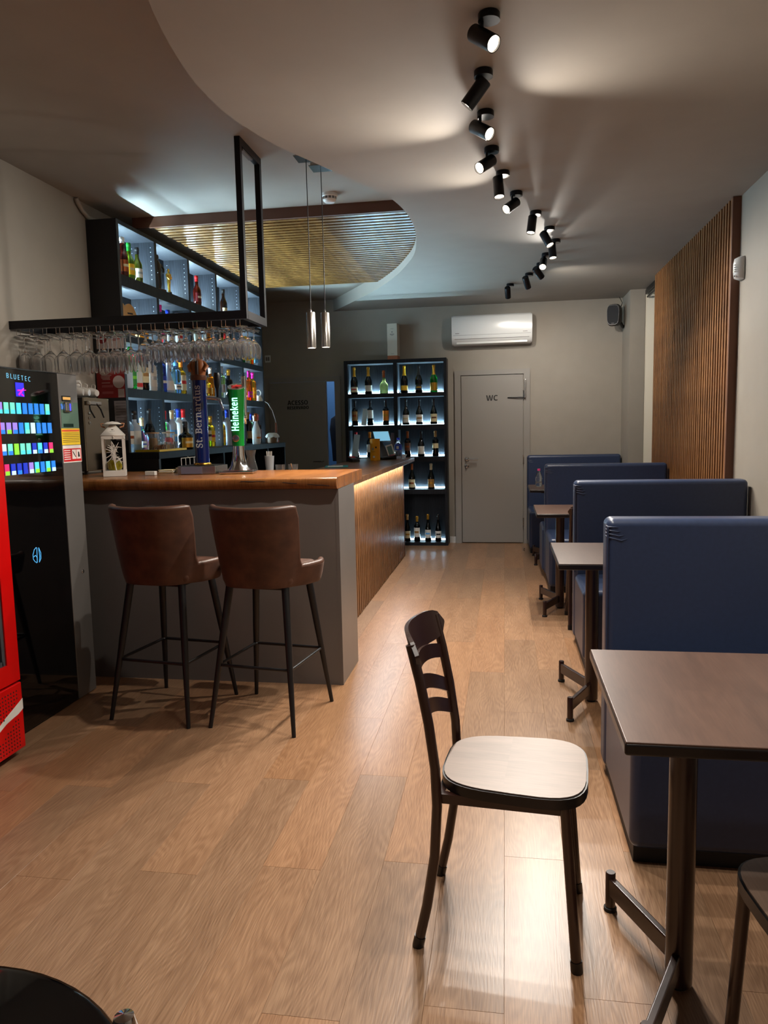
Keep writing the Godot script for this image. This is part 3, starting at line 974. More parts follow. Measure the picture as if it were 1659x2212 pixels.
# ---------------------------------------------------------------- chairs and stools
func outline(hw_front: float, hw_rear: float, depth: float, n := 40) -> PackedVector2Array:
	var p := PackedVector2Array()
	for i in n:
		var a := TAU * i / n
		var c := signf(cos(a)) * pow(absf(cos(a)), 0.55)
		var s := signf(sin(a)) * pow(absf(sin(a)), 0.55)
		var hw := lerpf(hw_rear, hw_front, (s + 1) / 2)
		p.append(Vector2(c * hw, s * depth / 2))
	return p

func make_chair(o: Node3D) -> void:
	# forward is -z
	var flat := Basis(Vector3.RIGHT, Vector3(0, 0, -1), Vector3.UP)
	var g := Geo.new()
	g.x = Transform3D(flat, Vector3(0, 0, -0.02))
	g.prism(outline(0.196, 0.165, 0.385), 0.43, 0.4565, true)
	part(o, "seat_edge", g, M.black_plastic)
	g = Geo.new()
	g.x = Transform3D(flat, Vector3(0, 0, -0.02))
	g.prism(outline(0.191, 0.160, 0.375), 0.4555, 0.460, true)
	part(o, "seat", g, M.seat_laminate)
	part(o, "seat_frame", Geo.new().span(Vector3(-0.155, 0.405, 0.15), Vector3(0.155, 0.43, 0.17)).span(Vector3(-0.15, 0.405, -0.165), Vector3(0.15, 0.43, -0.145)).span(Vector3(-0.16, 0.405, -0.16), Vector3(-0.14, 0.43, 0.16)).span(Vector3(0.14, 0.405, -0.16), Vector3(0.16, 0.43, 0.16)), M.brown_metal)
	for s in [-1.0, 1.0]:
		var rear := []
		for q in [[0.166, 0.012, 0.222], [0.166, 0.12, 0.198], [0.165, 0.26, 0.176], [0.165, 0.40, 0.168], [0.164, 0.50, 0.172], [0.163, 0.62, 0.188], [0.162, 0.73, 0.209], [0.161, 0.825, 0.232]]:
			rear.append(Vector3(q[0] * s, q[1], q[2]))
		var l := part(o, "leg", Geo.new().tube(rear, 0.0135, 12), M.brown_metal)
		part(l, "foot_cap", Geo.new().tube([Vector3(0.166 * s, 0.0, 0.2245), Vector3(0.166 * s, 0.03, 0.218)], 0.0155, 12), M.black_plastic)
		part(l, "rivet", Geo.new().tube([Vector3(0.161 * s, 0.823, 0.2313), Vector3(0.161 * s, 0.8268, 0.2323)], 0.008, 10), M.chrome)
		var fr := [Vector3(0.17 * s, 0.012, -0.186), Vector3(0.158 * s, 0.43, -0.155)]
		l = part(o, "leg", Geo.new().tube(fr, 0.0135, 12), M.brown_metal)
		part(l, "foot_cap", Geo.new().tube([Vector3(0.1704 * s, 0.0, -0.187), Vector3(0.1696 * s, 0.03, -0.1847)], 0.0155, 12), M.black_plastic)
	# curved top rail and three slanted slats
	part(o, "top_rail", Geo.new().sheet(20, 6, func(u, v):
		var a: float = (u - 0.5) * 2.0
		var half: float = 0.041 * sqrt(maxf(0.0, 1.0 - pow(absf(a), 7.0))) + 0.003
		var y: float = 0.80 + (v - 0.5) * 2.0 * half
		return Vector3(a * 0.183, y, 0.205 + 0.05 * (1.0 - a * a) + (y - 0.78) * 0.25), 0.011), M.brown_metal)
	for q in [[0.745, 0.715], [0.705, 0.61], [0.63, 0.545]]:
		part(o, "slat", Geo.new().sheet(10, 2, func(u, v):
			var y: float = lerpf(q[1], q[0], u) + (v - 0.5) * 0.042 + 0.018 * (1.0 - pow(2.0 * u - 1.0, 2.0))
			return Vector3(lerpf(-0.16, 0.16, u), y, 0.165 + maxf(0.0, (y - 0.42)) * 0.15 + 0.022 * (1.0 - pow(2.0 * u - 1.0, 2.0))), 0.009), M.brown_metal)

func make_stool(o: Node3D) -> void:
	var fn := func(u, v):
		var s: float = (u - 0.5) * 2.0
		var a: float = s * deg_to_rad(118.0)
		var drop: float = smoothstep(0.5, 0.66, absf(s))
		var top: float = lerpf(1.035, 0.752, drop) - 0.012 * (1.0 - absf(s))
		var y: float = lerpf(0.668, top, v)
		var k: float = (y - 0.668) / 0.367
		var w: float = lerpf(0.165, 0.228, pow(k, 0.7)) + 0.06 * smoothstep(0.58, 0.9, absf(s))
		var xx: float = w * signf(a) * pow(absf(sin(a)), 0.72)
		var c: float = cos(a)
		var z: float = 0.02 + (0.165 + 0.07 * k * maxf(c, 0.0)) * signf(c) * pow(absf(c), 0.75) * (1.0 if c > 0 else 1.35)
		return Vector3(xx, y, z)
	part(o, "shell", Geo.new().sheet(48, 14, fn, 0.034), M.brown_suede)
	var rim := []
	for i in 49:
		rim.append(fn.call(i / 48.0, 1.0))
	part(o, "piping", Geo.new().tube(rim, 0.0165, 10), M.brown_piping)
	part(o, "seat", Geo.new().rbox(Vector3(0, 0.70, -0.03), Vector3(0.36, 0.085, 0.36), 0.04, 3), M.brown_suede)
	part(o, "under_plate", Geo.new().rbox(Vector3(0, 0.655, -0.015), Vector3(0.28, 0.02, 0.28), 0.006, 1), M.black_satin)
	var at29 := []
	for q in [[-1, 1], [1, 1], [1, -1], [-1, -1]]:
		var foot := Vector3(0.213 * q[0], 0.0, 0.235 * q[1] if q[1] > 0 else -0.228)
		var top := Vector3(0.142 * q[0], 0.665, 0.13 * q[1] - 0.01)
		part(o, "leg", Geo.new().tube([foot, foot.lerp(top, 0.25), foot.lerp(top, 0.6), top], [0.0095, 0.0125, 0.0165, 0.0185], 14), M.black_satin)
		at29.append(foot.lerp(top, 0.29 / 0.665))
	var ring := []
	for i in 4:
		var a: Vector3 = at29[i]
		var b: Vector3 = at29[(i + 1) % 4]
		ring.append(a.lerp(b, 0.05))
		ring.append(a.lerp(b, 0.95))
	ring.append(ring[0])
	part(o, "footrest", Geo.new().tube(ring, 0.0075, 10, false), M.black_satin)

func chairs_stools() -> void:
	var c := thing("dining_chair", "dark brown metal chair with pale laminate seat standing alone in the aisle", "chair", P(0.007, 0, 1.99), deg_to_rad(-95.5))
	make_chair(c)
	copy(c, "dining_chair", P(0.655, 0, 1.40), deg_to_rad(3.0), "dark brown metal chair tucked under the table beside the loose chair")
	copy(c, "dining_chair", P(0.605, 0, 5.27), deg_to_rad(-2.0), "dark brown metal chair squeezed behind a bench at the slatted panel")
	var s := thing("bar_stool", "brown suede bar stool with black legs, next to the vending machine", "bar stool", P(-1.64, 0, 3.437), deg_to_rad(-8.3))
	make_stool(s)
	copy(s, "bar_stool", P(-1.117, 0, 3.394), deg_to_rad(-8.6), "brown suede bar stool with black legs, next to the bar's outer corner")

# ---------------------------------------------------------------- machines on the left
func sheet_x(y0: float, d0: float, y1: float, d1: float, x: float, th := 0.0015) -> Geo:
	# a thin plate facing +x
	return Geo.new().span(P(x, y0, d0), P(x + th, y1, d1))

func machines() -> void:
	# red drinks fridge
	var f := thing("drinks_fridge", "red glass-door drinks fridge with a white ribbon on its grille", "fridge", P(-2.73, 0, 2.13))
	var fo := f.position
	var F := func(called, g: Geo, m): 
		g.x = Transform3D()
		return part(f, called, g, m, -fo)
	F.call("cabinet", Geo.new().span(P(-2.72, 0.03, 2.15), P(-2.13, 1.98, 2.83)), M.black_panel)
	F.call("grille_panel", Geo.new().rbox(P(-2.09, 0.18, 2.49), Vector3(0.06, 0.29, 0.69), 0.006, 2), M.fridge_red)
	var dr: MeshInstance3D = F.call("door", Geo.new().span(P(-2.115, 0.335, 2.15), P(-2.062, 0.42, 2.832)).span(P(-2.115, 0.42, 2.755), P(-2.062, 1.95, 2.832)).span(P(-2.115, 0.42, 2.15), P(-2.062, 1.95, 2.225)).span(P(-2.115, 1.85, 2.225), P(-2.062, 1.95, 2.755)), M.fridge_red)
	part(dr, "glass", Geo.new().span(P(-2.095, 0.42, 2.225), P(-2.09, 1.85, 2.755)), M.black_glass)
	part(dr, "gasket", Geo.new().span(P(-2.10, 0.42, 2.735), P(-2.068, 1.85, 2.756)).span(P(-2.10, 0.42, 2.225), P(-2.068, 0.44, 2.74)), mat("grey_trim", Color(0.32, 0.33, 0.35), 0.3, 0.3))
	var holes := Geo.new()
	for i in 16:
		for j in 34:
			var dd := 2.815 - 0.018 * j
			var y := 0.295 - 0.016 * i
			var wave := 0.232 - 0.5 * (2.83 - dd) - 0.6 * pow(maxf(0.0, 2.83 - dd), 2.0)
			if dd > 2.55 and absf(y - wave) < 0.034:
				continue
			if dd > 2.80 or dd < 2.2:
				continue
			holes.x = Transform3D(Basis(Vector3(0, 0, 1), -PI / 2), P(-2.0602, y, dd) - fo)
			holes.lathe([Vector2(0.0042, 0), Vector2(0.0042, 0.0005), Vector2(0.0003, 0.0006)], 6)
	var hp := part(f, "grille_holes", holes, M.dark_rubber)
	meta(hp, "", "", "", "stuff")
	F.call("ribbon", ribbon_x([[2.834, 0.252, 0.205], [2.80, 0.238, 0.192], [2.76, 0.222, 0.186], [2.72, 0.207, 0.178], [2.68, 0.187, 0.162], [2.64, 0.16, 0.142], [2.6, 0.128, 0.118], [2.57, 0.1, 0.098]], -2.0598), M.white_card)
	F.call("foot", Geo.new().span(P(-2.15, 0, 2.2), P(-2.11, 0.035, 2.26)), M.black_plastic)
	F.call("foot", Geo.new().span(P(-2.15, 0, 2.72), P(-2.11, 0.035, 2.78)), M.black_plastic)
	# black vending machine
	var X := -2.195
	var o := thing("vending_machine", "black vending machine with four rows of lit selection buttons", "vending machine", P(-2.73, 0, 2.9))
	var vo := o.position
	part(o, "cabinet", Geo.new().span(P(-2.72, 0.0, 2.87), P(X - 0.012, 1.67, 3.64)), M.black_panel, -vo)
	part(o, "front_glass", Geo.new().rbox(P(X - 0.006, 0.845, 3.165), Vector3(0.014, 1.67, 0.6), 0.004, 2), M.black_glass, -vo)
	var st := part(o, "payment_panel", Geo.new().rbox(P(X - 0.014, 0.843, 3.553), Vector3(0.03, 1.676, 0.168), 0.004, 2), M.brushed_panel, -vo)
	part(o, "top_cap", Geo.new().span(P(-2.72, 1.67, 2.87), P(X - 0.004, 1.684, 3.64)), M.black_satin, -vo)
	X += 0.0015
	# lettering and lit marks
	var face := Basis(Vector3.UP, PI / 2)
	var brand := "BLUETEC"
	for i in brand.length():
		part(o, "lettering", words(brand[i], 0.022, 0.001, false, false), glow("sign_blue", Color(0.45, 0.8, 0.95), 0.8), P(X, 1.645 - 0.0012 * i, 3.085 + 0.026 * i) - vo, face)
	part(o, "lit_square", sheet_x(1.555, 3.135, 1.618, 3.195, X, 0.001), glow("sign_deep_blue", Color(0.12, 0.12, 0.95), 1.0), -vo)
	var star := Geo.new()
	for q in [[-0.02, -0.016, 0.012, 0.012], [-0.026, 0.004, 0.034, 0.008], [0.0, -0.012, 0.016, -0.02], [-0.004, -0.004, 0.02, 0.016]]:
		star.tube([P(X + 0.002, 1.578 + q[1], 3.172 + q[0]) - vo, P(X + 0.002, 1.578 + q[3], 3.172 + q[2]) - vo], [0.0045, 0.002], 6)
	part(o, "lit_figure", star, glow("sign_magenta", Color(0.95, 0.05, 0.75), 1.2))
	# selection buttons: packs behind lit windows
	var pal := {"a": Color(0.10, 0.50, 0.92), "b": Color(0.30, 0.85, 0.95), "c": Color(0.62, 0.50, 0.90), "d": Color(0.45, 0.92, 0.78), "e": Color(0.80, 0.95, 0.98), "f": Color(0.05, 0.18, 0.75), "g": Color(0.85, 0.12, 0.42), "h": Color(0.55, 0.92, 0.20)}
	var rows := [[1.5, "ccddbaaaad", "bbbbbaaaab"], [1.41, "ecchaeeaaa", "aaheadeaaa"].map(func(q): return q), [1.315, "cedhddfbfg", "haahbbeaeh"], [1.225, "ggfffcbaba", "hheafehahe"]]
	rows[1] = [1.41, "ecccabeaaa", "aahaadeaaa"]
	for r in rows:
		var y0: float = r[0]
		for i in 10:
			var dd: float = lerpf(2.978, 3.372, i / 9.0) + (0.0 if y0 < 1.45 else -0.008) + (0.01 if y0 < 1.23 else 0.0)
			var b := part(o, "selection_button", sheet_x(y0 - 0.024, dd - 0.0145, y0 + 0.026, dd + 0.0145, X, 0.003), glow("button_" + r[1][i], pal[r[1][i]], 1.1), -vo)
			part(b, "pack_band", sheet_x(y0 - 0.024, dd - 0.0145, y0 - 0.006, dd + 0.0145, X + 0.0031, 0.0006), glow("button_" + r[2][i], pal[r[2][i]], 1.1))
	# glowing outline emblem
	for s in [[[0.0, 0.038], [-0.016, 0.03], [-0.028, 0.008], [-0.028, -0.014], [-0.014, -0.03], [0.0, -0.034], [0.002, -0.012], [-0.01, 0.002], [-0.024, -0.004]], [[0.004, 0.036], [0.0, -0.03], [-0.006, -0.036]], [[0.018, 0.034], [0.032, 0.006], [0.03, -0.02], [0.016, -0.036], [0.022, -0.008], [0.018, 0.034]]]:
		var pth := []
		for q in s:
			pth.append(P(X + 0.0005, 0.811 + q[1], 3.2 + q[0]) - vo)
		part(o, "lit_emblem", Geo.new().tube(pth, 0.0013, 6), glow("sign_line", Color(0.35, 0.75, 1.0), 1.0))
	# payment panel details
	var X2 := X - 0.0005
	part(st, "reader_screen", sheet_x(1.41, 3.478, 1.54, 3.632, X2, 0.001), mat("panel_green", Color(0.32, 0.42, 0.36), 0.3))
	part(st, "key_pad", sheet_x(1.545, 3.492, 1.572, 3.566, X2, 0.004), M.black_plastic)
	for i in 5:
		part(st, "key", sheet_x(1.552, 3.497 + 0.0135 * i, 1.566, 3.507 + 0.0135 * i, X2 + 0.004, 0.002), glow("key_light", Color(1.0, 0.75, 0.4), 0.7))
	part(st, "card_slot", Geo.new().rbox(P(X2 + 0.008, 1.515, 3.528), Vector3(0.02, 0.05, 0.06), 0.008, 2), M.steel, -vo + vo)
	part(st, "slot_light", sheet_x(1.497, 3.53, 1.533, 3.54, X2 + 0.0182, 0.001), glow("slot_blue", Color(0.25, 0.25, 1.0), 1.5))
	part(st, "contactless_mark", Geo.new().tube([P(X2 + 0.001, 1.53, 3.482), P(X2 + 0.001, 1.515, 3.49), P(X2 + 0.001, 1.505, 3.484)], 0.006, 8), glow("mark_blue", Color(0.35, 0.6, 1.0), 0.5))
	part(st, "display", sheet_x(1.415, 3.492, 1.432, 3.58, X2 + 0.001, 0.001), mat("display_green", Color(0.05, 0.16, 0.12), 0.2))
	var yl := part(st, "yellow_notice", sheet_x(1.325, 3.47, 1.408, 3.634, X2, 0.001), hue("notice_yellow", Color(0.93, 0.78, 0.05)))
	part(yl, "printed_band", sheet_x(1.392, 3.474, 1.402, 3.63, X2 + 0.001, 0.0004), hue("notice_orange", Color(0.86, 0.33, 0.12)))
	for i in 6:
		part(yl, "printed_line", sheet_x(1.383 - 0.009 * i, 3.477, 1.386 - 0.009 * i, 3.627, X2 + 0.001, 0.0004), hue("notice_ink", Color(0.45, 0.36, 0.06)))
	var rd := part(st, "red_notice", sheet_x(1.235, 3.472, 1.322, 3.637, X2, 0.001), hue("notice_white", Color(0.9, 0.87, 0.84)))
	part(rd, "red_field", sheet_x(1.24, 3.475, 1.306, 3.634, X2 + 0.001, 0.0004), M.red_paint)
	for i in 5:
		part(rd, "printed_line", sheet_x(1.294 - 0.011 * i, 3.481, 1.2985 - 0.011 * i, 3.535, X2 + 0.0014, 0.0004), hue("notice_white", Color(0.9, 0.87, 0.84)))
	for i in 2:
		var pc := part(rd, "pictogram", sheet_x(1.252, 3.551 + 0.04 * i, 1.3, 3.587 + 0.04 * i, X2 + 0.0014, 0.0004), hue("notice_white", Color(0.9, 0.87, 0.84)))
		if i == 0:
			part(pc, "pictogram_mark", Geo.new().tube([P(X2 + 0.0018, 1.29, 3.557), P(X2 + 0.0018, 1.262, 3.581)], 0.0025, 6), M.dark_print)
		else:
			part(pc, "pictogram_mark", Geo.new().tube([P(X2 + 0.0018, 1.288, 3.609), P(X2 + 0.0018, 1.262, 3.609)], [0.003, 0.0065], 8), M.dark_print)
	var lk := Geo.new()
	lk.x = Transform3D(Basis(Vector3(0, 0, 1), -PI / 2), P(X2, 0.661, 3.576))
	lk.lathe([Vector2(0.011, 0), Vector2(0.011, 0.003), Vector2(0.008, 0.006), Vector2(0.0005, 0.007)], 16)
	part(st, "lock", lk, M.chrome)
	# coffee machine on the slab, its steel front turned to the counter
	var c := thing("coffee_machine", "tall steel-fronted coffee machine at the wall end of the bar", "coffee machine", P(-2.632, 1.13, 4.41))
	part(c, "body", Geo.new().rbox(Vector3(-0.004, 0.245, 0), Vector3(0.186, 0.45, 0.29), 0.005, 1), M.black_panel)
	part(c, "front_plate", Geo.new().rbox(Vector3(0.093, 0.245, 0), Vector3(0.012, 0.452, 0.292), 0.003, 1), M.mirror_steel)
	for s in [[-0.07, -0.12], [-0.07, 0.12], [0.07, -0.12], [0.07, 0.12]]:
		part(c, "foot", Geo.new().lathe([Vector2(0.0005, 0), Vector2(0.012, 0), Vector2(0.012, 0.022)], 12), M.black_plastic, Vector3(s[0], 0, s[1]))
	part(c, "spout_block", Geo.new().rbox(Vector3(0.112, 0.437, 0.055), Vector3(0.028, 0.026, 0.14), 0.006, 2), M.chrome)
	part(c, "lever", Geo.new().tube([Vector3(0.12, 0.44, 0.05), Vector3(0.135, 0.40, 0.02), Vector3(0.13, 0.35, -0.02)], 0.005, 8), M.black_metal)
	for i in 3:
		var bt := Geo.new()
		bt.x = Transform3D(Basis(Vector3(0, 0, 1), -PI / 2), Vector3(0.099, 0.375 - 0.03 * i, 0.095))
		bt.lathe([Vector2(0.009, 0), Vector2(0.009, 0.003), Vector2(0.0005, 0.0045)], 14)
		part(c, "button", bt, M.chrome)
	# cups and a jug stacked on it
	var cup := Geo.new().lathe([Vector2(0.0005, 0.001), Vector2(0.02, 0.001), Vector2(0.023, 0.006), Vector2(0.032, 0.03), Vector2(0.036, 0.058), Vector2(0.034, 0.058), Vector2(0.030, 0.03), Vector2(0.021, 0.008), Vector2(0.0005, 0.006)], 22).mesh()
	var ear := Geo.new().tube([Vector3(0.032, 0.046, 0), Vector3(0.05, 0.046, 0), Vector3(0.055, 0.03, 0), Vector3(0.046, 0.016, 0), Vector3(0.028, 0.018, 0)], 0.0042, 8).mesh()
	var y1 := 1.13 + 0.471
	var cups := [["white cup lying beside the jug", -2.58, 0.036, 4.348, 1.5, 0.25, 1.0], ["white cup standing against the wall next to the jug", -2.682, 0.0, 4.405, 0.0, 2.0, 1.0], ["white cup lying at the middle of the front edge", -2.585, 0.036, 4.425, 1.5, 0.1, 1.0], ["white cup lying at the shelf end of the front edge", -2.585, 0.036, 4.515, 1.5, -0.2, 0.98], ["white cup standing against the wall at the shelf end", -2.682, 0.0, 4.492, 0.0, 1.0, 1.0], ["white cup upside down on two standing cups", -2.682, 0.118, 4.448, 3.14, 0.6, 1.0]]
	for q in cups:
		var e := thing("coffee_cup", q[0] + " on the coffee machine", "cup", P(q[1], y1 + q[2], q[3]), 0.0)
		e.basis = Basis(Vector3.UP, q[5]) * Basis(Vector3(0, 0, 1), q[4])
		e.scale = Vector3.ONE * q[6]
		part(e, "bowl", cup, M.porcelain)
		part(e, "ear", ear, M.porcelain)
	var jg := thing("milk_jug", "larger white jug with a red mark on the coffee machine", "jug", P(-2.678, y1, 4.312), 2.6)
	part(jg, "bowl", Geo.new().lathe([Vector2(0.0005, 0.001), Vector2(0.036, 0.001), Vector2(0.042, 0.01), Vector2(0.044, 0.05), Vector2(0.038, 0.085), Vector2(0.04, 0.1), Vector2(0.037, 0.1), Vector2(0.035, 0.085), Vector2(0.04, 0.05), Vector2(0.0005, 0.01)], 24), M.porcelain)
	part(jg, "ear", Geo.new().tube([Vector3(0.038, 0.085, 0), Vector3(0.062, 0.08, 0), Vector3(0.066, 0.05, 0), Vector3(0.042, 0.03, 0)], 0.005, 8), M.porcelain)
	part(jg, "red_mark", Geo.new().lathe([Vector2(0.0425, 0.03), Vector2(0.0445, 0.042)], 6, 3.5, 3.9), M.red_paint)

func ribbon_x(rows: Array, x: float) -> Geo:
	var g := Geo.new()
	for i in rows.size() - 1:
		var a: Array = rows[i]
		var b: Array = rows[i + 1]
		g.face([P(x, a[1], a[0]), P(x, a[2], a[0]), P(x, b[2], b[0]), P(x, b[1], b[0])], Vector3.RIGHT)
	return g

# ---------------------------------------------------------------- on walls and ceiling
func wall_things() -> void:
	# air conditioner: profile swept along x
	var o := thing("air_conditioner", "white wall-mounted air conditioner above the WC door", "air conditioner", P(-0.141, 2.29, BACK))
	var pr := PackedVector2Array([Vector2(0, 0.02), Vector2(0.02, 0.0), Vector2(0.11, 0.0), Vector2(0.15, 0.012), Vector2(0.185, 0.06), Vector2(0.196, 0.1), Vector2(0.198, 0.24), Vector2(0.19, 0.3), Vector2(0.165, 0.328), Vector2(0.02, 0.33), Vector2(0, 0.32)])
	var g := Geo.new()
	g.x = Transform3D(Basis(Vector3(0, 0, 1), Vector3.UP, Vector3(-1, 0, 0)), Vector3.ZERO)
	g.prism(pr, -0.432, 0.432, true)
	part(o, "body", g, M.white_plastic)
	for s in [-1.0, 1.0]:
		var gg := Geo.new()
		gg.x = Transform3D(Basis(Vector3(0, 0, 1), Vector3.UP, Vector3(-1, 0, 0)), Vector3(0.439 * s, 0, 0))
		var sm := PackedVector2Array()
		for q in pr:
			sm.append(Vector2(0.006 + q.x * 0.97, 0.008 + q.y * 0.955))
		gg.prism(sm, -0.008, 0.008, true)
		part(o, "end_cap", gg, M.white_plastic)
	part(o, "louvre", Geo.new().rbox(Vector3(0, 0.034, 0.158), Vector3(0.79, 0.05, 0.012), 0.004, 1), M.white_plastic, Vector3.ZERO, Basis(Vector3.RIGHT, 0.0))
	part(o, "louvre_slot", Geo.new().box(Vector3(0, 0.0635, 0.1845), Vector3(0.83, 0.004, 0.012)), M.grey_print)
	part(o, "panel_seam", Geo.new().box(Vector3(0, 0.105, 0.1965), Vector3(0.862, 0.0025, 0.002)), M.grey_print)
	part(o, "lettering", Geo.new().box(Vector3(-0.385, 0.125, 0.1975), Vector3(0.045, 0.006, 0.001)), M.grey_print)
	part(o, "lettering", Geo.new().box(Vector3(0.37, 0.125, 0.1975), Vector3(0.05, 0.005, 0.001)), M.grey_print)
	# loudspeaker in the corner
	var s := thing("wall_speaker", "small black loudspeaker on a bracket in the rear corner", "speaker", P(1.19, 2.41, 8.62), deg_to_rad(-22))
	var rings := []
	for e in [[0.06, 0.8], [0.09, 0.94], [0.06, 1.0], [0.0, 0.96], [-0.06, 0.82], [-0.1, 0.6]]:
		var ring := []
		for q in outline(0.076 * e[1], 0.07 * e[1], 0.235 * e[1], 28):
			ring.append(Vector3(q.x, 0.125 + q.y, e[0]))
		rings.append(ring)
	rings[0] = rings[1].map(func(p): return Vector3(p.x * 0.93, 0.125 + (p.y - 0.125) * 0.96, 0.097))
	rings.remove_at(1)
	part(s, "cabinet", Geo.new().loft(rings), M.black_plastic)
	var gr := []
	for zz in [0.097, 0.103]:
		gr.append(Array(outline(0.062, 0.058, 0.2, 28)).map(func(q): return Vector3(q.x, 0.125 + q.y, zz)))
	part(s, "grille", Geo.new().loft(gr), hue("speaker_grille", Color(0.12, 0.12, 0.13), 0.8))
	part(s, "name_plate", Geo.new().box(Vector3(0.0, 0.035, 0.1035), Vector3(0.03, 0.006, 0.001)), M.grey_print)
	part(s, "bracket", Geo.new().tube([Vector3(0.04, 0.06, -0.05), Vector3(0.05, 0.02, -0.12), Vector3(0.04, 0.02, -0.18)], 0.018, 10), M.black_plastic)
	part(s, "cable", Geo.new().tube([Vector3(0.03, 0.2, -0.08), Vector3(0.05, 0.27, -0.1), Vector3(0.01, 0.34, -0.13)], 0.004, 6), M.black_plastic)
	# cassette above the recess
	var cs := thing("blind_cassette", "black roller cassette at the top of the cream recess", "roller blind", P(1.47, 2.70, 7.98))
	part(cs, "housing", Geo.new().rbox(Vector3(0.0, 0.02, 0), Vector3(0.05, 0.05, 0.66), 0.008, 2), M.black_plastic)
	part(cs, "bottom_rail", Geo.new().rbox(Vector3(0.0, -0.03, 0), Vector3(0.02, 0.02, 0.64), 0.005, 1), M.black_metal)
	part(cs, "bracket", Geo.new().span(Vector3(-0.02, 0.04, -0.3), Vector3(0.02, 0.054, 0.3)), M.black_metal)
	# motion detector
	var pd := thing("motion_detector", "small white motion detector on the wall by the slatted panel", "detector", P(1.449, 2.235, 5.03))
	var dome := []
	for q in [[0.0, 0.04, 0.012], [0.012, 0.045, 0.05], [0.05, 0.048, 0.056], [0.1, 0.048, 0.056], [0.128, 0.045, 0.05], [0.138, 0.036, 0.03]]:
		var ring := []
		for k in 16:
			var a := PI * k / 15.0
			ring.append(Vector3(-sin(a) * q[2] - 0.001, q[0], cos(a) * q[1]))
		dome.append(ring)
	part(pd, "housing", Geo.new().loft(dome), M.white_plastic)
	part(pd, "sensor_eye", Geo.new().rbox(Vector3(-0.054, 0.022, 0.02), Vector3(0.006, 0.009, 0.009), 0.003, 1), M.black_plastic)
	for i in 4:
		part(pd, "lens_rib", Geo.new().box(Vector3(-0.0555, 0.05 + 0.013 * i, 0.012), Vector3(0.004, 0.005, 0.03)), M.white_card)
	# smoke detector
	var sd := thing("smoke_detector", "round white smoke detector on the raised ceiling", "smoke detector", P(-1.115, CEIL_HIGH, 4.93))
	part(sd, "base", Geo.new().lathe([Vector2(0.048, -0.022), Vector2(0.053, -0.018), Vector2(0.053, 0)], 26), M.white_plastic)
	part(sd, "dome", Geo.new().lathe([Vector2(0.0005, -0.058), Vector2(0.028, -0.056), Vector2(0.04, -0.047), Vector2(0.044, -0.036)], 26), M.white_plastic)
	part(sd, "vent", Geo.new().lathe([Vector2(0.041, -0.038), Vector2(0.043, -0.02)], 26), M.grey_print)
	for i in 12:
		var a := TAU * i / 12
		part(sd, "rib", Geo.new().box(Vector3(sin(a) * 0.0445, -0.029, cos(a) * 0.0445), Vector3(0.006, 0.018, 0.006)), M.white_plastic)
	# cable conduit at the top of the left wall
	solo("cable_conduit", Geo.new().tube([P(-2.712, 2.885, 4.63), P(-2.712, 2.86, 4.645), P(-2.712, 2.825, 4.69), P(-2.712, 2.80, 4.76), P(-2.70, 2.792, 4.83)], 0.014, 10), M.wall_paint, "grey cable conduit bending onto the top of the lit shelf", "conduit")
	# switch plate on the rear wall
	var sw := thing("light_switch", "grey double light switch on the rear wall above the staff door", "light switch", P(-2.815, 2.19, BACK))
	part(sw, "plate", Geo.new().rbox(Vector3(0, 0.04, 0.005), Vector3(0.07, 0.085, 0.01), 0.004, 2), M.white_plastic)
	for i in 2:
		part(sw, "rocker", Geo.new().rbox(Vector3(-0.0125 + 0.025 * i, 0.04, 0.011), Vector3(0.02, 0.045, 0.006), 0.002, 1), M.grey_print)
	# posters on the end of the shelf
	var zz := 4.7545
	var p1 := thing("wall_notice", "pale notice with a dark red disc on the black shelf end", "poster", P(-2.606, 1.943, zz))
	part(p1, "paper", Geo.new().box(Vector3(0, 0.06, 0.001), Vector3(0.196, 0.12, 0.002)), hue("pale_paper", Color(0.74, 0.68, 0.66)))
	var dk := Geo.new()
	dk.x = Transform3D(Basis(Vector3.RIGHT, PI / 2), Vector3(-0.055, 0.066, 0.002))
	dk.lathe([Vector2(0.032, 0), Vector2(0.032, 0.0008), Vector2(0.0005, 0.0009)], 28)
	part(p1, "disc", dk, M.red_card)
	for q in [[-0.055, 0.066, 0.045, 0.0035, 1], [0.045, 0.09, 0.07, 0.003, 0], [0.045, 0.062, 0.07, 0.005, 2], [0.03, 0.053, 0.04, 0.004, 2]]:
		part(p1, "printed_line", Geo.new().box(Vector3(q[0], q[1], 0.003), Vector3(q[2], q[3], 0.0008)), [M.grey_print, hue("pale_paper", Color.WHITE), M.red_card][q[4]])
	var p2 := thing("wall_poster", "dark red poster with white discs on the black shelf end", "poster", P(-2.618, 1.617, zz))
	part(p2, "paper", Geo.new().box(Vector3(0, 0.099, 0.001), Vector3(0.2, 0.198, 0.002)), M.red_card)
	for q in [[-0.045, 0.192, 0.042, PI], [0.058, 0.105, 0.042, TAU]]:
		var pts := PackedVector2Array()
		for k in 30:
			var a: float = -PI + q[3] * k / 29.0
			pts.append(Vector2(q[0] + cos(a) * q[2], q[1] + sin(a) * q[2]))
		part(p2, "printed_disc", Geo.new().prism(pts, 0.002, 0.0028), hue("pale_paper", Color.WHITE))
	part(p2, "printed_mug", Geo.new().box(Vector3(0.072, 0.03, 0.0024), Vector3(0.044, 0.056, 0.0008)), hue("pale_paper", Color.WHITE))
	for q in [[-0.03, 0.15, 0.075], [-0.035, 0.141, 0.065], [-0.035, 0.132, 0.06], [-0.03, 0.123, 0.055], [-0.035, 0.1, 0.06]]:
		part(p2, "printed_line", Geo.new().box(Vector3(q[0], q[1], 0.0024), Vector3(q[2], 0.0035, 0.0008)), hue("pale_paper", Color.WHITE))
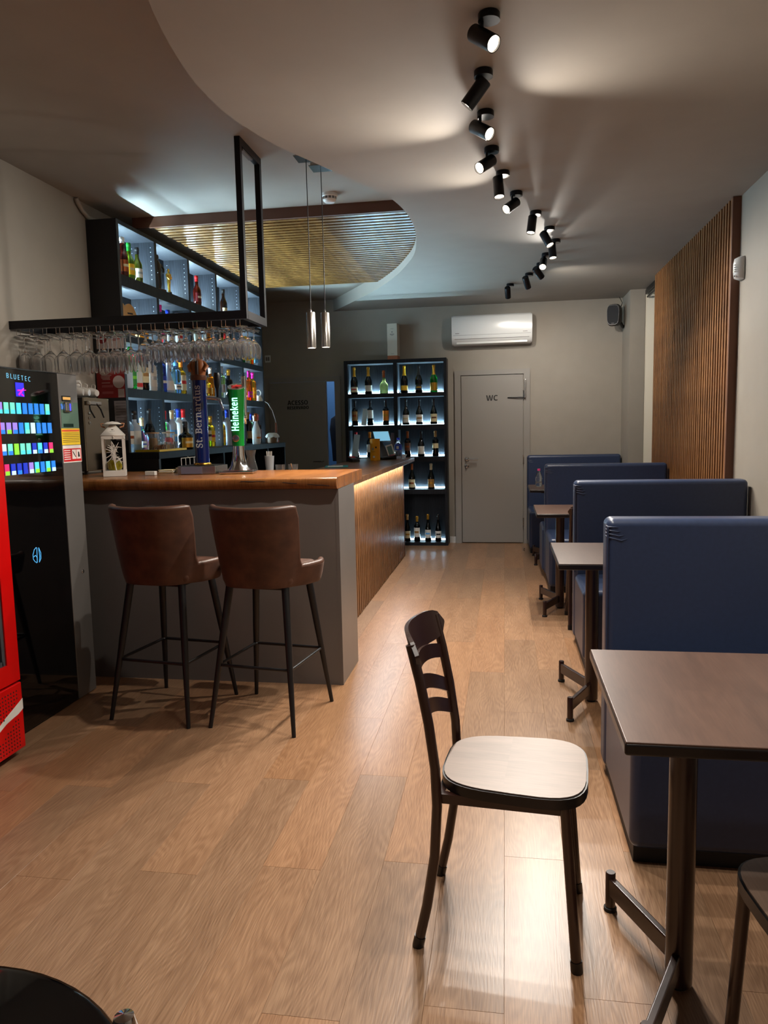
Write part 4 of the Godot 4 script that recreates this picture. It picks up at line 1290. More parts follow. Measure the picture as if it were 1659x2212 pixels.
	for q in [[-0.025, 0.078], [-0.025, 0.035]]:
		part(p2, "printed_block", Geo.new().box(Vector3(q[0], q[1], 0.0024), Vector3(0.08, 0.016, 0.0008)), hue("dusty_red", Color(0.66, 0.3, 0.3)))
	var p3 := thing("price_list", "grey lined price list below the red poster on the shelf end", "poster", P(-2.56, 1.33, zz))
	part(p3, "paper", Geo.new().box(Vector3(0, 0.133, 0.001), Vector3(0.085, 0.266, 0.002)), hue("grey_paper", Color(0.52, 0.49, 0.49)))
	for i in 12:
		part(p3, "printed_line", Geo.new().box(Vector3(0.004, 0.25 - 0.0195 * i, 0.0024), Vector3(0.07, 0.0022, 0.0008)), M.dark_print)

# ---------------------------------------------------------------- hanging glass rack
func glass_rack() -> void:
	var o := thing("glass_rack", "black steel frame hung from the ceiling for stemmed glasses", "glass rack", P(-1.36, 1.968, 3.9))
	var og := o.position
	var bm := func(called, a, b): return part(o, called, Geo.new().span(a - og, b - og), M.black_metal)
	var y0 := 1.968
	var y1 := 2.012
	bm.call("front_rail", P(LEFT, y0, 3.885), P(-1.345, y1, 3.915))
	bm.call("rear_rail", P(LEFT, y0, 4.2), P(-1.345, y1, 4.23))
	bm.call("side_rail", P(-1.375, y0, 3.915), P(-1.345, y1, 4.2))
	bm.call("side_rail", P(LEFT, y0, 3.915), P(LEFT + 0.03, y1, 4.2))
	bm.call("post", P(-1.375, y1, 3.885), P(-1.345, CEIL_HIGH, 3.915))
	bm.call("post", P(-1.375, y1, 4.2), P(-1.345, CEIL_HIGH, 4.23))
	bm.call("head_rail", P(-1.375, CEIL_HIGH - 0.04, 3.915), P(-1.345, CEIL_HIGH, 4.2))
	part(o, "cable_clip", Geo.new().span(P(-1.372, CEIL_HIGH - 0.05, 3.95) - og, P(-1.35, CEIL_HIGH - 0.041, 4.1) - og), M.grey_print)
	# wire hooks: pairs of wires carry the glass feet
	var wire := Geo.new()
	var yb := 1.934
	wire.tube([Vector3(0, y0 - 1.968, 0), Vector3(0, yb - 1.968, 0), Vector3(0, yb - 1.968, -0.3), Vector3(0, y0 - 1.968, -0.3)], 0.0016, 6)
	var wm := wire.mesh()
	var n := 17
	for i in n:
		var xx := lerpf(-2.685, -1.40, i / float(n - 1))
		for s in [-1.0, 1.0]:
			part(o, "wire_hook", wm, M.chrome, Vector3(xx + 0.0115 * s + 1.36, 0, 0.0))
	# glasses hang upside down: foot at the top
	var wg := func(h: float, rb: float, rmid: float, rrim: float, stem: float):
		var t := 0.0015
		var pr := [Vector2(0.0005, 0.0), Vector2(0.034, 0.0), Vector2(0.0345, -0.0016), Vector2(0.02, -0.004), Vector2(0.0055, -0.010), Vector2(0.0036, -0.02), Vector2(0.0034, -stem + 0.008), Vector2(0.006, -stem)]
		var bowl := h - stem
		var out := []
		for k in 9:
			var u := (k + 1) / 9.0
			var r: float = rmid * pow(sin(PI * 0.5 * minf(1.0, u / rb)), 0.8)
			if u > rb:
				r = lerpf(rmid, rrim, pow((u - rb) / (1.0 - rb), 1.3))
			out.append(Vector2(r, -stem - bowl * u))
		var full := pr + out
		var inn := []
		for k in range(8, -1, -1):
			inn.append(Vector2(maxf(0.0005, out[k].x - t), out[k].y if k > 0 else out[k].y - 0.001))
		full = full + inn + [Vector2(0.0005, -stem - 0.006)]
		full = full.map(func(p): return Vector2(p.x, p.y))
		full.reverse()
		return Geo.new().lathe(full, 26).mesh()
	var wine: ArrayMesh = wg.call(0.215, 0.42, 0.038, 0.031, 0.092)
	var ball: ArrayMesh = wg.call(0.158, 0.5, 0.0393, 0.034, 0.052)
	for i in n:
		var xx := lerpf(-2.685, -1.40, i / float(n - 1))
		var balloon := i > 8
		for k in 3:
			if not balloon and k == 2 and i % 3 == 1:
				continue
			var dd := 3.94 + 0.098 * k + (0.012 if balloon else 0.0) + rng.randf() * 0.008
			solo("balloon_glass" if balloon else "wine_glass", ball if balloon else wine, M.clear_glass, "clear %s glass hanging on the %s wire pair from the wall, %s position" % ["balloon" if balloon else "wine", NTH[i], ["stool-side", "middle", "shelf-side"][k]], "glass", P(xx, 1.9385, dd), Basis(), "balloon glasses in the hanging rack" if balloon else "wine glasses in the hanging rack")

# ---------------------------------------------------------------- things on the bar
func bar_things() -> void:
	var T := 1.129
	# lantern
	var o := thing("lantern", "white metal lantern with cut-out branches and an olive candle glass", "lantern", P(-2.264, T, 4.10), deg_to_rad(25))
	part(o, "base", Geo.new().rbox(Vector3(0, 0.017, 0), Vector3(0.125, 0.034, 0.125), 0.002, 1), M.white_metal)
	for q in [[-1, -1], [1, -1], [1, 1], [-1, 1]]:
		part(o, "corner_post", Geo.new().box(Vector3(0.056 * q[0], 0.128, 0.056 * q[1]), Vector3(0.012, 0.192, 0.012)), M.white_metal)
	part(o, "top_frame", Geo.new().box(Vector3(0, 0.226, 0.056), Vector3(0.125, 0.02, 0.012)).box(Vector3(0, 0.226, -0.056), Vector3(0.125, 0.02, 0.012)).box(Vector3(0.056, 0.226, 0), Vector3(0.012, 0.02, 0.1)).box(Vector3(-0.056, 0.226, 0), Vector3(0.012, 0.02, 0.1)), M.white_metal)
	var rf := Geo.new()
	rf.x = Transform3D(Basis(Vector3.UP, PI / 4), Vector3.ZERO)
	rf.lathe([Vector2(0.092, 0.236), Vector2(0.092, 0.240), Vector2(0.022, 0.298), Vector2(0.0005, 0.298)], 4)
	part(o, "roof", rf, M.white_metal)
	part(o, "cap", Geo.new().lathe([Vector2(0.05, 0.302), Vector2(0.05, 0.305), Vector2(0.03, 0.315), Vector2(0.0005, 0.319)], 24), M.white_metal)
	for s in [-1.0, 1.0]:
		part(o, "handle", Geo.new().tube([Vector3(0.04 * s, 0.284, 0), Vector3(0.06 * s, 0.29, 0), Vector3(0.064 * s, 0.306, 0), Vector3(0.048 * s, 0.306, 0)], 0.0045, 8), hue("tan_wood", Color(0.7, 0.48, 0.34)))
	part(o, "latch", Geo.new().tube([Vector3(0.0, 0.232, 0.066), Vector3(0.008, 0.226, 0.068), Vector3(0.002, 0.216, 0.066)], 0.003, 6), M.white_metal)
	part(o, "printed_mark", Geo.new().box(Vector3(0, 0.262, 0.0415), Vector3(0.03, 0.003, 0.001)).box(Vector3(0, 0.27, 0.036), Vector3(0.012, 0.006, 0.001)), M.dark_print, Vector3(0, 0.0, 0.004), Basis())
	# branches cut from the panels
	for side in 4:
		var g := Geo.new()
		g.x = Transform3D(Basis(Vector3.UP, PI / 2 * side), Vector3.ZERO)
		var rr := RandomNumberGenerator.new()
		rr.seed = 40 + side
		var trunk := Vector3(0.01, 0.036, 0.055)
		for k in 26:
			var a0 := Vector3(rr.randf_range(-0.012, 0.02), rr.randf_range(0.08, 0.17), 0.055)
			var ang := rr.randf_range(0, TAU)
			var ln := rr.randf_range(0.025, 0.06)
			var e := a0 + Vector3(cos(ang), sin(ang), 0) * ln
			e.x = clampf(e.x, -0.052, 0.052)
			e.y = clampf(e.y, 0.036, 0.218)
			g.tube([a0, a0.lerp(e, 0.5) + Vector3(0.002, 0.002, 0), e], [0.0026, 0.0024, 0.001], 4, false)
		g.tube([trunk, Vector3(0.0, 0.1, 0.055), Vector3(0.005, 0.16, 0.055)], [0.004, 0.0034, 0.002], 5)
		part(o, "branch_panel", g, M.white_metal)
	part(o, "candle_glass", Geo.new().lathe([Vector2(0.0005, 0.036), Vector2(0.034, 0.036), Vector2(0.042, 0.05), Vector2(0.042, 0.08), Vector2(0.03, 0.095), Vector2(0.028, 0.095), Vector2(0.0005, 0.094)], 20), hue("olive_wax", Color(0.58, 0.53, 0.07), 0.12))
	# small items along the bar
	var cst := func(x0, d, n, label, nmx):
		var e := thing("coaster_stack", label, "coasters", P(x0, T, d))
		for i in n:
			part(e, "coaster", Geo.new().rbox(Vector3(0.003 * sin(i * 2.1), 0.0035 + 0.006 * i, 0.003 * cos(i * 1.7)), Vector3(0.095, 0.005, 0.095), 0.002, 1), M.white_card if i % 2 else M.cream_card, Vector3.ZERO, Basis(Vector3.UP, 0.12 * sin(i * 3.0)))
	cst.call(-2.07, 4.40, 3, "low stack of white coasters beside the lantern", 0)
	cst.call(-1.965, 4.42, 5, "taller stack of cream coasters between the lantern and the blue tap", 0)
	solo("card_box", Geo.new().rbox(Vector3(0, 0.012, 0), Vector3(0.062, 0.024, 0.03), 0.002, 1), M.white_card, "small white box in front of the coaster stacks", "box", P(-2.055, T, 4.13), Basis(Vector3.UP, -0.06))
	# steel drip tray carrying the blue tower
	var tr := thing("drip_tray", "low steel tray under the blue beer tower", "drip tray", P(-1.79, T, 4.27))
	part(tr, "box", Geo.new().rbox(Vector3(0, 0.024, 0), Vector3(0.235, 0.048, 0.2), 0.003, 1), M.steel)
	part(tr, "front_plate", Geo.new().box(Vector3(-0.03, 0.023, 0.1008), Vector3(0.13, 0.04, 0.0016)), hue("plate_grey", Color(0.46, 0.45, 0.52), 0.3))
	part(tr, "grid", Geo.new().box(Vector3(0, 0.0495, 0), Vector3(0.21, 0.003, 0.17)), M.black_metal)
	# blue beer tower
	var b := thing("beer_tower", "blue cylindrical beer tower lettered St. Bernardus, with a monk figure on top", "beer tap", P(-1.79, T + 0.051, 4.27), deg_to_rad(8))
	part(b, "base_ring", Geo.new().lathe([Vector2(0.0005, 0), Vector2(0.052, 0), Vector2(0.053, 0.006), Vector2(0.048, 0.013), Vector2(0.04, 0.014)], 28), M.brass)
	part(b, "column", Geo.new().lathe([Vector2(0.0415, 0.012), Vector2(0.0415, 0.515), Vector2(0.0005, 0.515)], 36), mat("tower_blue", Color(0.035, 0.10, 0.32), 0.16))
	part(b, "collar", Geo.new().lathe([Vector2(0.044, 0.5), Vector2(0.047, 0.503), Vector2(0.047, 0.528), Vector2(0.0005, 0.53)], 28), hue("collar_brown", Color(0.34, 0.2, 0.13)))
	part(b, "lettering", words("St. Bernardus", 0.0385, 0.006, true, true), hue("pewter", Color(0.62, 0.64, 0.66), 0.3), Vector3(-0.004, 0.285, 0.0395), Basis(Vector3(0, 0, 1), PI / 2))
	var mk := []
	for e in [[0.528, 0.040, 0.034], [0.55, 0.044, 0.036], [0.58, 0.046, 0.036], [0.605, 0.04, 0.03], [0.622, 0.024, 0.022], [0.63, 0.014, 0.014]]:
		var ring := []
		for k in 20:
			var a := TAU * k / 20
			ring.append(Vector3(cos(a) * e[1] * (1 + 0.05 * sin(7 * a)), e[0], sin(a) * e[2] * (1 + 0.05 * cos(6 * a))))
		mk.append(ring)
	var fig := part(b, "monk_figure", Geo.new().loft(mk), hue("monk_tan", Color(0.58, 0.33, 0.12)))
	part(fig, "stole", Geo.new().tube([Vector3(0.0, 0.532, 0.036), Vector3(0.0, 0.575, 0.037), Vector3(0.0, 0.612, 0.028)], [0.010, 0.011, 0.008], 8), hue("monk_dark", Color(0.16, 0.10, 0.07)))
	for s in [-1.0, 1.0]:
		part(fig, "arm", Geo.new().tube([Vector3(0.03 * s, 0.608, 0.0), Vector3(0.052 * s, 0.58, 0.008), Vector3(0.042 * s, 0.555, 0.03)], [0.012, 0.014, 0.010], 8), hue("monk_tan", Color.WHITE))
	part(fig, "head", Geo.new().lathe([Vector2(0.0005, 0.618), Vector2(0.014, 0.624), Vector2(0.018, 0.638), Vector2(0.015, 0.652), Vector2(0.0005, 0.658)], 16), hue("monk_skin", Color(0.70, 0.40, 0.28)))
	# faucet behind it
	var fc := part(b, "faucet", Geo.new().tube([Vector3(0.03, 0.40, -0.02), Vector3(0.08, 0.395, -0.03), Vector3(0.11, 0.385, -0.035), Vector3(0.13, 0.32, -0.04)], [0.012, 0.013, 0.009, 0.006], 12), M.chrome)
	part(fc, "tap_handle", Geo.new().lathe([Vector2(0.0005, 0.40), Vector2(0.007, 0.40), Vector2(0.008, 0.44), Vector2(0.018, 0.475), Vector2(0.02, 0.53), Vector2(0.015, 0.545), Vector2(0.0005, 0.547)], 18), M.black_plastic, Vector3(0.1, 0, -0.033))
	# green beer tap
	var h := thing("beer_tap", "green beer tap lettered Heineken on a flared chrome foot", "beer tap", P(-1.562, T, 4.27), deg_to_rad(10))
	part(h, "tray", Geo.new().rbox(Vector3(0.0, 0.008, 0.04), Vector3(0.2, 0.016, 0.15), 0.006, 2), M.chrome)
	part(h, "tray_insert", Geo.new().rbox(Vector3(0.0, 0.017, 0.065), Vector3(0.16, 0.004, 0.08), 0.002, 1), hue("maroon", Color(0.2, 0.05, 0.06), 0.25))
	part(h, "chrome_foot", Geo.new().lathe([Vector2(0.072, 0.014), Vector2(0.068, 0.022), Vector2(0.05, 0.045), Vector2(0.04, 0.08), Vector2(0.036, 0.115), Vector2(0.035, 0.166)], 36), M.chrome)
	var gm := mat("tap_green", Color(0.02, 0.42, 0.13), 0.18)
	var gr := []
	for e in [[0.16, 0.0355, 0.0], [0.20, 0.0365, 0.0], [0.28, 0.039, 0.0], [0.38, 0.044, 0.0], [0.46, 0.049, 0.0], [0.505, 0.052, 0.0]]:
		var ring := []
		for k in 36:
			var a := TAU * k / 36
			var y: float = e[0] + (0.018 * (-sin(a)) * (e[0] - 0.16) / 0.34)
			ring.append(Vector3(cos(a) * e[1], y, sin(a) * e[1]))
		gr.append(ring)
	part(h, "body", Geo.new().loft(gr, false), gm)
	var lid := []
	for e in [[0.0, 1.0], [0.004, 0.97], [0.006, 0.9]]:
		lid.append(gr[-1].map(func(p): return Vector3(p.x * e[1], p.y + e[0], p.z * e[1])))
	var ld := part(h, "lid", Geo.new().loft(lid), M.steel)
	var sp := PackedVector2Array()
	for k in 10:
		var a := PI / 2 + TAU * k / 10
		sp.append(Vector2(cos(a), sin(a)) * (0.034 if k % 2 == 0 else 0.014))
	var sg := Geo.new()
	sg.x = Transform3D(Basis(Vector3.RIGHT, -PI / 2 + 0.33), Vector3(0, 0.51, 0))
	sg.prism(sp, 0.0, 0.004)
	part(ld, "red_star", sg, M.red_paint)
	part(h, "lettering", words("Heineken", 0.031, 0.006, false, true), glow("sign_green_white", Color(0.6, 1.0, 0.85), 2.4), Vector3(-0.006, 0.345, 0.0425), Basis(Vector3.RIGHT, 0.05) * Basis(Vector3(0, 0, 1), PI / 2) * Basis.from_scale(Vector3(1, 1.35, 1)))
	var em := Geo.new()
	em.x = Transform3D(Basis(Vector3.RIGHT, PI / 2), Vector3(-0.006, 0.205, 0.034))
	em.lathe([Vector2(0.021, 0), Vector2(0.021, 0.006), Vector2(0.016, 0.008), Vector2(0.0005, 0.008)], 24)
	part(h, "round_badge", em, M.steel)
	var tp := part(h, "faucet", Geo.new().tube([Vector3(0.0, 0.33, -0.03), Vector3(0.025, 0.33, -0.1), Vector3(0.03, 0.29, -0.11)], [0.014, 0.014, 0.009], 12), M.chrome)
	part(tp, "tap_handle", Geo.new().lathe([Vector2(0.0005, 0.34), Vector2(0.012, 0.34), Vector2(0.013, 0.40), Vector2(0.016, 0.56), Vector2(0.014, 0.575), Vector2(0.0005, 0.576)], 18), M.chrome, Vector3(0.03, 0, -0.1))
	# carafe and tumblers behind the tap, on the lower work surface
	var wb := thing("work_surface", "low steel work surface behind the bar front", "counter", P(-1.85, 0, 4.62))
	part(wb, "steel_top", Geo.new().span(Vector3(-0.43, 1.03, 0.04), Vector3(0.275, 1.06, -0.25)), M.steel)
	part(wb, "support", Geo.new().span(Vector3(-0.43, 0, 0.03), Vector3(0.27, 1.03, -0.23)), M.black_panel)
	var cf := solo("carafe", Geo.new().lathe([Vector2(0.0005, 0.001), Vector2(0.045, 0.001), Vector2(0.05, 0.02), Vector2(0.044, 0.07), Vector2(0.028, 0.13), Vector2(0.026, 0.15), Vector2(0.037, 0.19), Vector2(0.0355, 0.19), Vector2(0.0245, 0.15), Vector2(0.0265, 0.13), Vector2(0.042, 0.07), Vector2(0.047, 0.02), Vector2(0.0005, 0.008)], 28), M.clear_glass, "clear glass carafe behind the green beer tap", "carafe", P(-1.645, 1.0605, 4.72))
	var tum := Geo.new().lathe([Vector2(0.0005, 0.001), Vector2(0.026, 0.001), Vector2(0.034, 0.1), Vector2(0.0325, 0.1), Vector2(0.025, 0.01), Vector2(0.0005, 0.009)], 22).mesh()
	for q in [[-1.325, 4.78, "next to"], [-1.25, 4.82, "second from"]]:
		solo("tumbler", tum, M.clear_glass, "clear tumbler behind the bar, %s the straw cup" % q[2], "glass", P(q[0] - 0.14, 1.0505, q[1]), Basis(), "tumblers behind the bar")
	var cup := thing("straw_cup", "tall pale plastic cup holding straws behind the bar", "cup", P(-1.525, 1.0505, 4.74))
	part(cup, "cup", Geo.new().lathe([Vector2(0.0005, 0.001), Vector2(0.02, 0.001), Vector2(0.032, 0.16), Vector2(0.0305, 0.16), Vector2(0.018, 0.006), Vector2(0.0005, 0.005)], 20), hue("milky", Color(0.5, 0.52, 0.54), 0.4))
	for i in 4:
		part(cup, "straw", Geo.new().tube([Vector3(-0.008 + 0.005 * i, 0.01, 0), Vector3(-0.02 + 0.013 * i, 0.19, 0.006 * i - 0.01)], 0.003, 6), M.white_card)
	# on the long counter
	var C := 1.0505
	var y := thing("gift_tube", "yellow cylindrical gift tube standing on the side counter", "tube box", P(-1.29, C, 7.46))
	part(y, "tube", Geo.new().lathe([Vector2(0.0005, 0.001), Vector2(0.05, 0.001), Vector2(0.05, 0.215), Vector2(0.0005, 0.216)], 32), M.yellow_card)
	part(y, "lid", Geo.new().lathe([Vector2(0.0508, 0.185), Vector2(0.0508, 0.219), Vector2(0.0005, 0.22)], 32), M.yellow_card)
	part(y, "printed_mark", Geo.new().lathe([Vector2(0.0504, 0.105), Vector2(0.0504, 0.13)], 5, -0.5, -0.1), hue("soft_grey", Color(0.6, 0.56, 0.45)))
	part(y, "printed_mark", Geo.new().lathe([Vector2(0.0504, 0.125), Vector2(0.0504, 0.142)], 5, 0.2, 0.5), M.dark_print)
	part(y, "printed_mark", Geo.new().lathe([Vector2(0.0504, 0.03), Vector2(0.0504, 0.048)], 5, -0.3, 0.1), M.white_card)
	part(y, "printed_line", Geo.new().lathe([Vector2(0.0504, 0.088), Vector2(0.0504, 0.092)], 8, -0.6, 0.2), hue("amber_ink", Color(0.55, 0.35, 0.08)))
	var wbt := thing("water_bottle", "plastic water bottle with blue cap and blue label on the counter", "bottle", P(-1.115, C, 7.9))
	part(wbt, "body", Geo.new().lathe([Vector2(0.0005, 0.001), Vector2(0.033, 0.001), Vector2(0.0375, 0.008), Vector2(0.0375, 0.13), Vector2(0.03, 0.165), Vector2(0.015, 0.185), Vector2(0.014, 0.2), Vector2(0.0005, 0.2)], 24), tint("ice", Color(0.86, 0.9, 0.97)))
	part(wbt, "label", Geo.new().lathe([Vector2(0.038, 0.09), Vector2(0.038, 0.145)], 24), hue("label_blue", Color(0.16, 0.3, 0.75)))
	part(wbt, "label_badge", Geo.new().lathe([Vector2(0.0386, 0.102), Vector2(0.0386, 0.132)], 6, -0.45, 0.25), M.white_card)
	part(wbt, "cap", Geo.new().lathe([Vector2(0.0165, 0.195), Vector2(0.0165, 0.218), Vector2(0.0005, 0.219)], 18), hue("cap_blue", Color(0.1, 0.2, 0.85)))
	for q in [[-1.47, 7.25, 0.5, "black card reader with a red screen near the blue-lit doorway"], [-1.19, 7.62, -0.9, "black card reader lying beside the yellow tube"]]:
		var cr := thing("card_reader", q[3], "card reader", P(q[0], C, q[1]), q[2])
		var rg := []
		for e in [[0.085, 0.026, 0.036], [0.03, 0.03, 0.036], [-0.04, 0.036, 0.038], [-0.085, 0.05, 0.038]]:
			rg.append([Vector3(-e[2], 0.002, e[0]), Vector3(e[2], 0.002, e[0]), Vector3(e[2], e[1] - 0.006, e[0]), Vector3(e[2] - 0.006, e[1], e[0]), Vector3(-e[2] + 0.006, e[1], e[0]), Vector3(-e[2], e[1] - 0.006, e[0])])
		part(cr, "case", Geo.new().loft(rg), M.black_plastic)
		part(cr, "screen", Geo.new().box(Vector3(0, 0, 0), Vector3(0.058, 0.002, 0.05)), hue("screen_red", Color(0.72, 0.16, 0.2), 0.2), Vector3(0, 0.0455, -0.05), Basis(Vector3.RIGHT, 0.26))
		part(cr, "keypad", Geo.new().box(Vector3.ZERO, Vector3(0.05, 0.002, 0.055)), M.grey_print, Vector3(0, 0.0335, 0.02), Basis(Vector3.RIGHT, 0.08))
	var tb := thing("till_tablet", "till tablet on a black stand behind the yellow tube", "tablet", P(-1.32, C, 7.95), deg_to_rad(35))
	part(tb, "stand", Geo.new().loft([[Vector3(-0.09, 0, 0.06), Vector3(0.09, 0, 0.06), Vector3(0.09, 0, -0.09), Vector3(-0.09, 0, -0.09)], [Vector3(-0.03, 0.2, -0.03), Vector3(0.03, 0.2, -0.03), Vector3(0.03, 0.2, -0.06), Vector3(-0.03, 0.2, -0.06)]]), M.black_plastic)
	part(tb, "tablet", Geo.new().rbox(Vector3(0, 0, 0), Vector3(0.2, 0.13, 0.012), 0.004, 2), M.black_plastic, Vector3(0.03, 0.235, -0.02), Basis(Vector3.RIGHT, -0.5))
	part(tb, "screen", Geo.new().box(Vector3(0, 0, 0.0066), Vector3(0.18, 0.112, 0.001)), glow("tablet_screen", Color(0.55, 0.82, 0.95), 0.7), Vector3(0.03, 0.235, -0.02), Basis(Vector3.RIGHT, -0.5))
	var bk := thing("leaflet_stand", "white leaflet leaning beside the till tablet", "leaflet", P(-1.17, C, 7.84), deg_to_rad(20))
	part(bk, "leaflet", Geo.new().box(Vector3(0, 0.075, 0), Vector3(0.075, 0.15, 0.004)), M.white_card, Vector3(0, 0.004, 0), Basis(Vector3(0, 0, 1), 0.24) * Basis(Vector3.RIGHT, -0.18))
	part(bk, "printed_panel", Geo.new().box(Vector3(0, 0.085, 0.0024), Vector3(0.05, 0.1, 0.001)), hue("leaf_teal", Color(0.3, 0.45, 0.45)), Vector3(0, 0.004, 0), Basis(Vector3(0, 0, 1), 0.24) * Basis(Vector3.RIGHT, -0.18))
	var pp := thing("paper_stack", "stack of white papers at the end of the side counter", "papers", P(-1.14, C, 8.02))
	for i in 4:
		part(pp, "paper", Geo.new().box(Vector3(0.004 * i, 0.006 + 0.009 * i, 0), Vector3(0.16, 0.008, 0.1)), M.white_card, Vector3.ZERO, Basis(Vector3.UP, 0.1 * i))
	var mt := thing("bar_mat", "teal and white printed mat on the side counter", "mat", P(-1.44, C, 6.35), 0.2)
	part(mt, "mat", Geo.new().rbox(Vector3(0, 0.003, 0), Vector3(0.2, 0.006, 0.3), 0.002, 1), hue("mat_teal", Color(0.12, 0.5, 0.5)))
	part(mt, "print", Geo.new().box(Vector3(-0.01, 0.0064, 0.02), Vector3(0.13, 0.0008, 0.2)), M.white_card)
	solo("stirring_rod", Geo.new().tube([P(-1.325, 1.05, 4.64), P(-1.345, 1.165, 4.62)], 0.004, 8), M.chrome, "thin steel rod standing up behind the bar edge", "rod")
	# gift box on the wine rack
	var gb := thing("gift_box", "tall pale bottle box with a copper foot on top of the wine rack", "box", P(-1.262, 2.1535, 8.7), deg_to_rad(-6))
	part(gb, "box", Geo.new().rbox(Vector3(0, 0.225, 0), Vector3(0.118, 0.36, 0.118), 0.002, 1), hue("box_cream", Color(0.76, 0.74, 0.68)))
	part(gb, "copper_foot", Geo.new().rbox(Vector3(0, 0.0225, 0), Vector3(0.119, 0.045, 0.119), 0.002, 1), hue("copper_card", Color(0.62, 0.36, 0.22), 0.35))
	for q in [[0.31, 0.014, 0.012], [0.285, 0.05, 0.008], [0.272, 0.03, 0.004], [0.345, 0.035, 0.003], [0.065, 0.04, 0.003]]:
		part(gb, "printed_line", Geo.new().box(Vector3(0, q[0], 0.0595), Vector3(q[1], q[2], 0.0008)), M.grey_print)
	# round table at the front
	var rt := thing("round_table", "small round table with a glossy black top at the front", "table", P(-0.62, 0, 0.49))
	part(rt, "table_top", Geo.new().lathe([Vector2(0.0005, 0.70), Vector2(0.27, 0.70), Vector2(0.285, 0.703), Vector2(0.288, 0.712), Vector2(0.286, 0.719), Vector2(0.28, 0.72), Vector2(0.0005, 0.72)], 64), M.black_glass)
	part(rt, "rim", Geo.new().lathe([Vector2(0.288, 0.702), Vector2(0.2905, 0.706), Vector2(0.2905, 0.716), Vector2(0.288, 0.7195)], 64), M.brown_metal)
	part(rt, "column", Geo.new().lathe([Vector2(0.03, 0.02), Vector2(0.03, 0.7)], 20), M.black_metal)
	part(rt, "foot_plate", Geo.new().lathe([Vector2(0.0005, 0.0), Vector2(0.2, 0.0), Vector2(0.2, 0.012), Vector2(0.05, 0.02), Vector2(0.0005, 0.02)], 40), M.black_metal)
	for i in 3:
		var a := atan2(0.1985, -0.2285) + TAU * i / 3
		part(rt, "stud", Geo.new().lathe([Vector2(0.0005, -0.012), Vector2(0.012, -0.01), Vector2(0.0145, 0.0), Vector2(0.011, 0.012), Vector2(0.0005, 0.0145)], 16), M.chrome, Vector3(sin(a) * 0.298, 0.715, cos(a) * 0.298))

# ---------------------------------------------------------------- bottles
# shape: body radius, shoulder start, neck start, neck radius, height
const SHAPES := {
	"champagne": [0.0435, 0.135, 0.235, 0.0145, 0.31], "bordeaux": [0.037, 0.18, 0.222, 0.0145, 0.295], "burgundy": [0.041, 0.12, 0.225, 0.0145, 0.295],
	"riesling": [0.036, 0.12, 0.25, 0.014, 0.32], "fat": [0.05, 0.085, 0.185, 0.015, 0.265], "beer": [0.031, 0.115, 0.175, 0.0125, 0.235],
	"spirit": [0.039, 0.165, 0.2, 0.0145, 0.27], "tall": [0.036, 0.19, 0.23, 0.014, 0.30], "squat": [0.052, 0.095, 0.13, 0.016, 0.2], "flask": [0.046, 0.12, 0.16, 0.016, 0.235], "cone": [0.05, 0.03, 0.22, 0.014, 0.28]}

func radius_at(s: Array, y: float) -> float:
	if y <= s[1]:
		return s[0]
	if y >= s[2]:
		return s[3]
	var u: float = (y - s[1]) / (s[2] - s[1])
	return lerpf(s[0], s[3], 0.5 - 0.5 * cos(PI * u))

func bottle_mesh(shape: String) -> ArrayMesh:
	var key := "bottle " + shape
	if not cache.has(key):
		var s: Array = SHAPES[shape]
		var pr := [Vector2(0.0005, 0.001), Vector2(s[0] * 0.88, 0.001), Vector2(s[0], 0.009)]
		for i in 8:
			var y := lerpf(s[1], s[2], i / 7.0)
			pr.append(Vector2(radius_at(s, y), y))
		var H: float = s[4]
		pr += [Vector2(s[3], H - 0.022), Vector2(s[3] * 1.14, H - 0.02), Vector2(s[3] * 1.14, H - 0.006), Vector2(s[3], H), Vector2(0.0005, H)]
		cache[key] = Geo.new().lathe(pr, 24).mesh()
	return cache[key]

func cap_mesh(shape: String, y0: float) -> ArrayMesh:
	var key := "cap %s %.3f" % [shape, y0]
	if not cache.has(key):
		var s: Array = SHAPES[shape]
		var H: float = s[4]
		var pr := []
		for i in 7:
			var y := lerpf(y0, H - 0.022, i / 6.0) if y0 < H - 0.03 else lerpf(y0, H, i / 6.0)
			pr.append(Vector2(radius_at(s, y) + (0.0012 if y0 < H - 0.03 else 0.003), y))
		if y0 < H - 0.03:
			pr += [Vector2(s[3] * 1.14 + 0.0012, H - 0.02), Vector2(s[3] * 1.14 + 0.0012, H - 0.006)]
		pr += [Vector2(s[3] + 0.001, H + 0.0015), Vector2(0.0005, H + 0.002)]
		cache[key] = Geo.new().lathe(pr, 20).mesh()
	return cache[key]

func label_mesh(shape: String, y0: float, y1: float, half: float, lift: float) -> ArrayMesh:
	var key := "label %s %.3f %.3f %.2f %.4f" % [shape, y0, y1, half, lift]
	if not cache.has(key):
		var s: Array = SHAPES[shape]
		var pr := []
		for i in 5:
			var y := lerpf(y0, y1, i / 4.0)
			pr.append(Vector2(radius_at(s, y) + lift, y))
		cache[key] = Geo.new().lathe(pr, 12, -half, half).mesh()
	return cache[key]

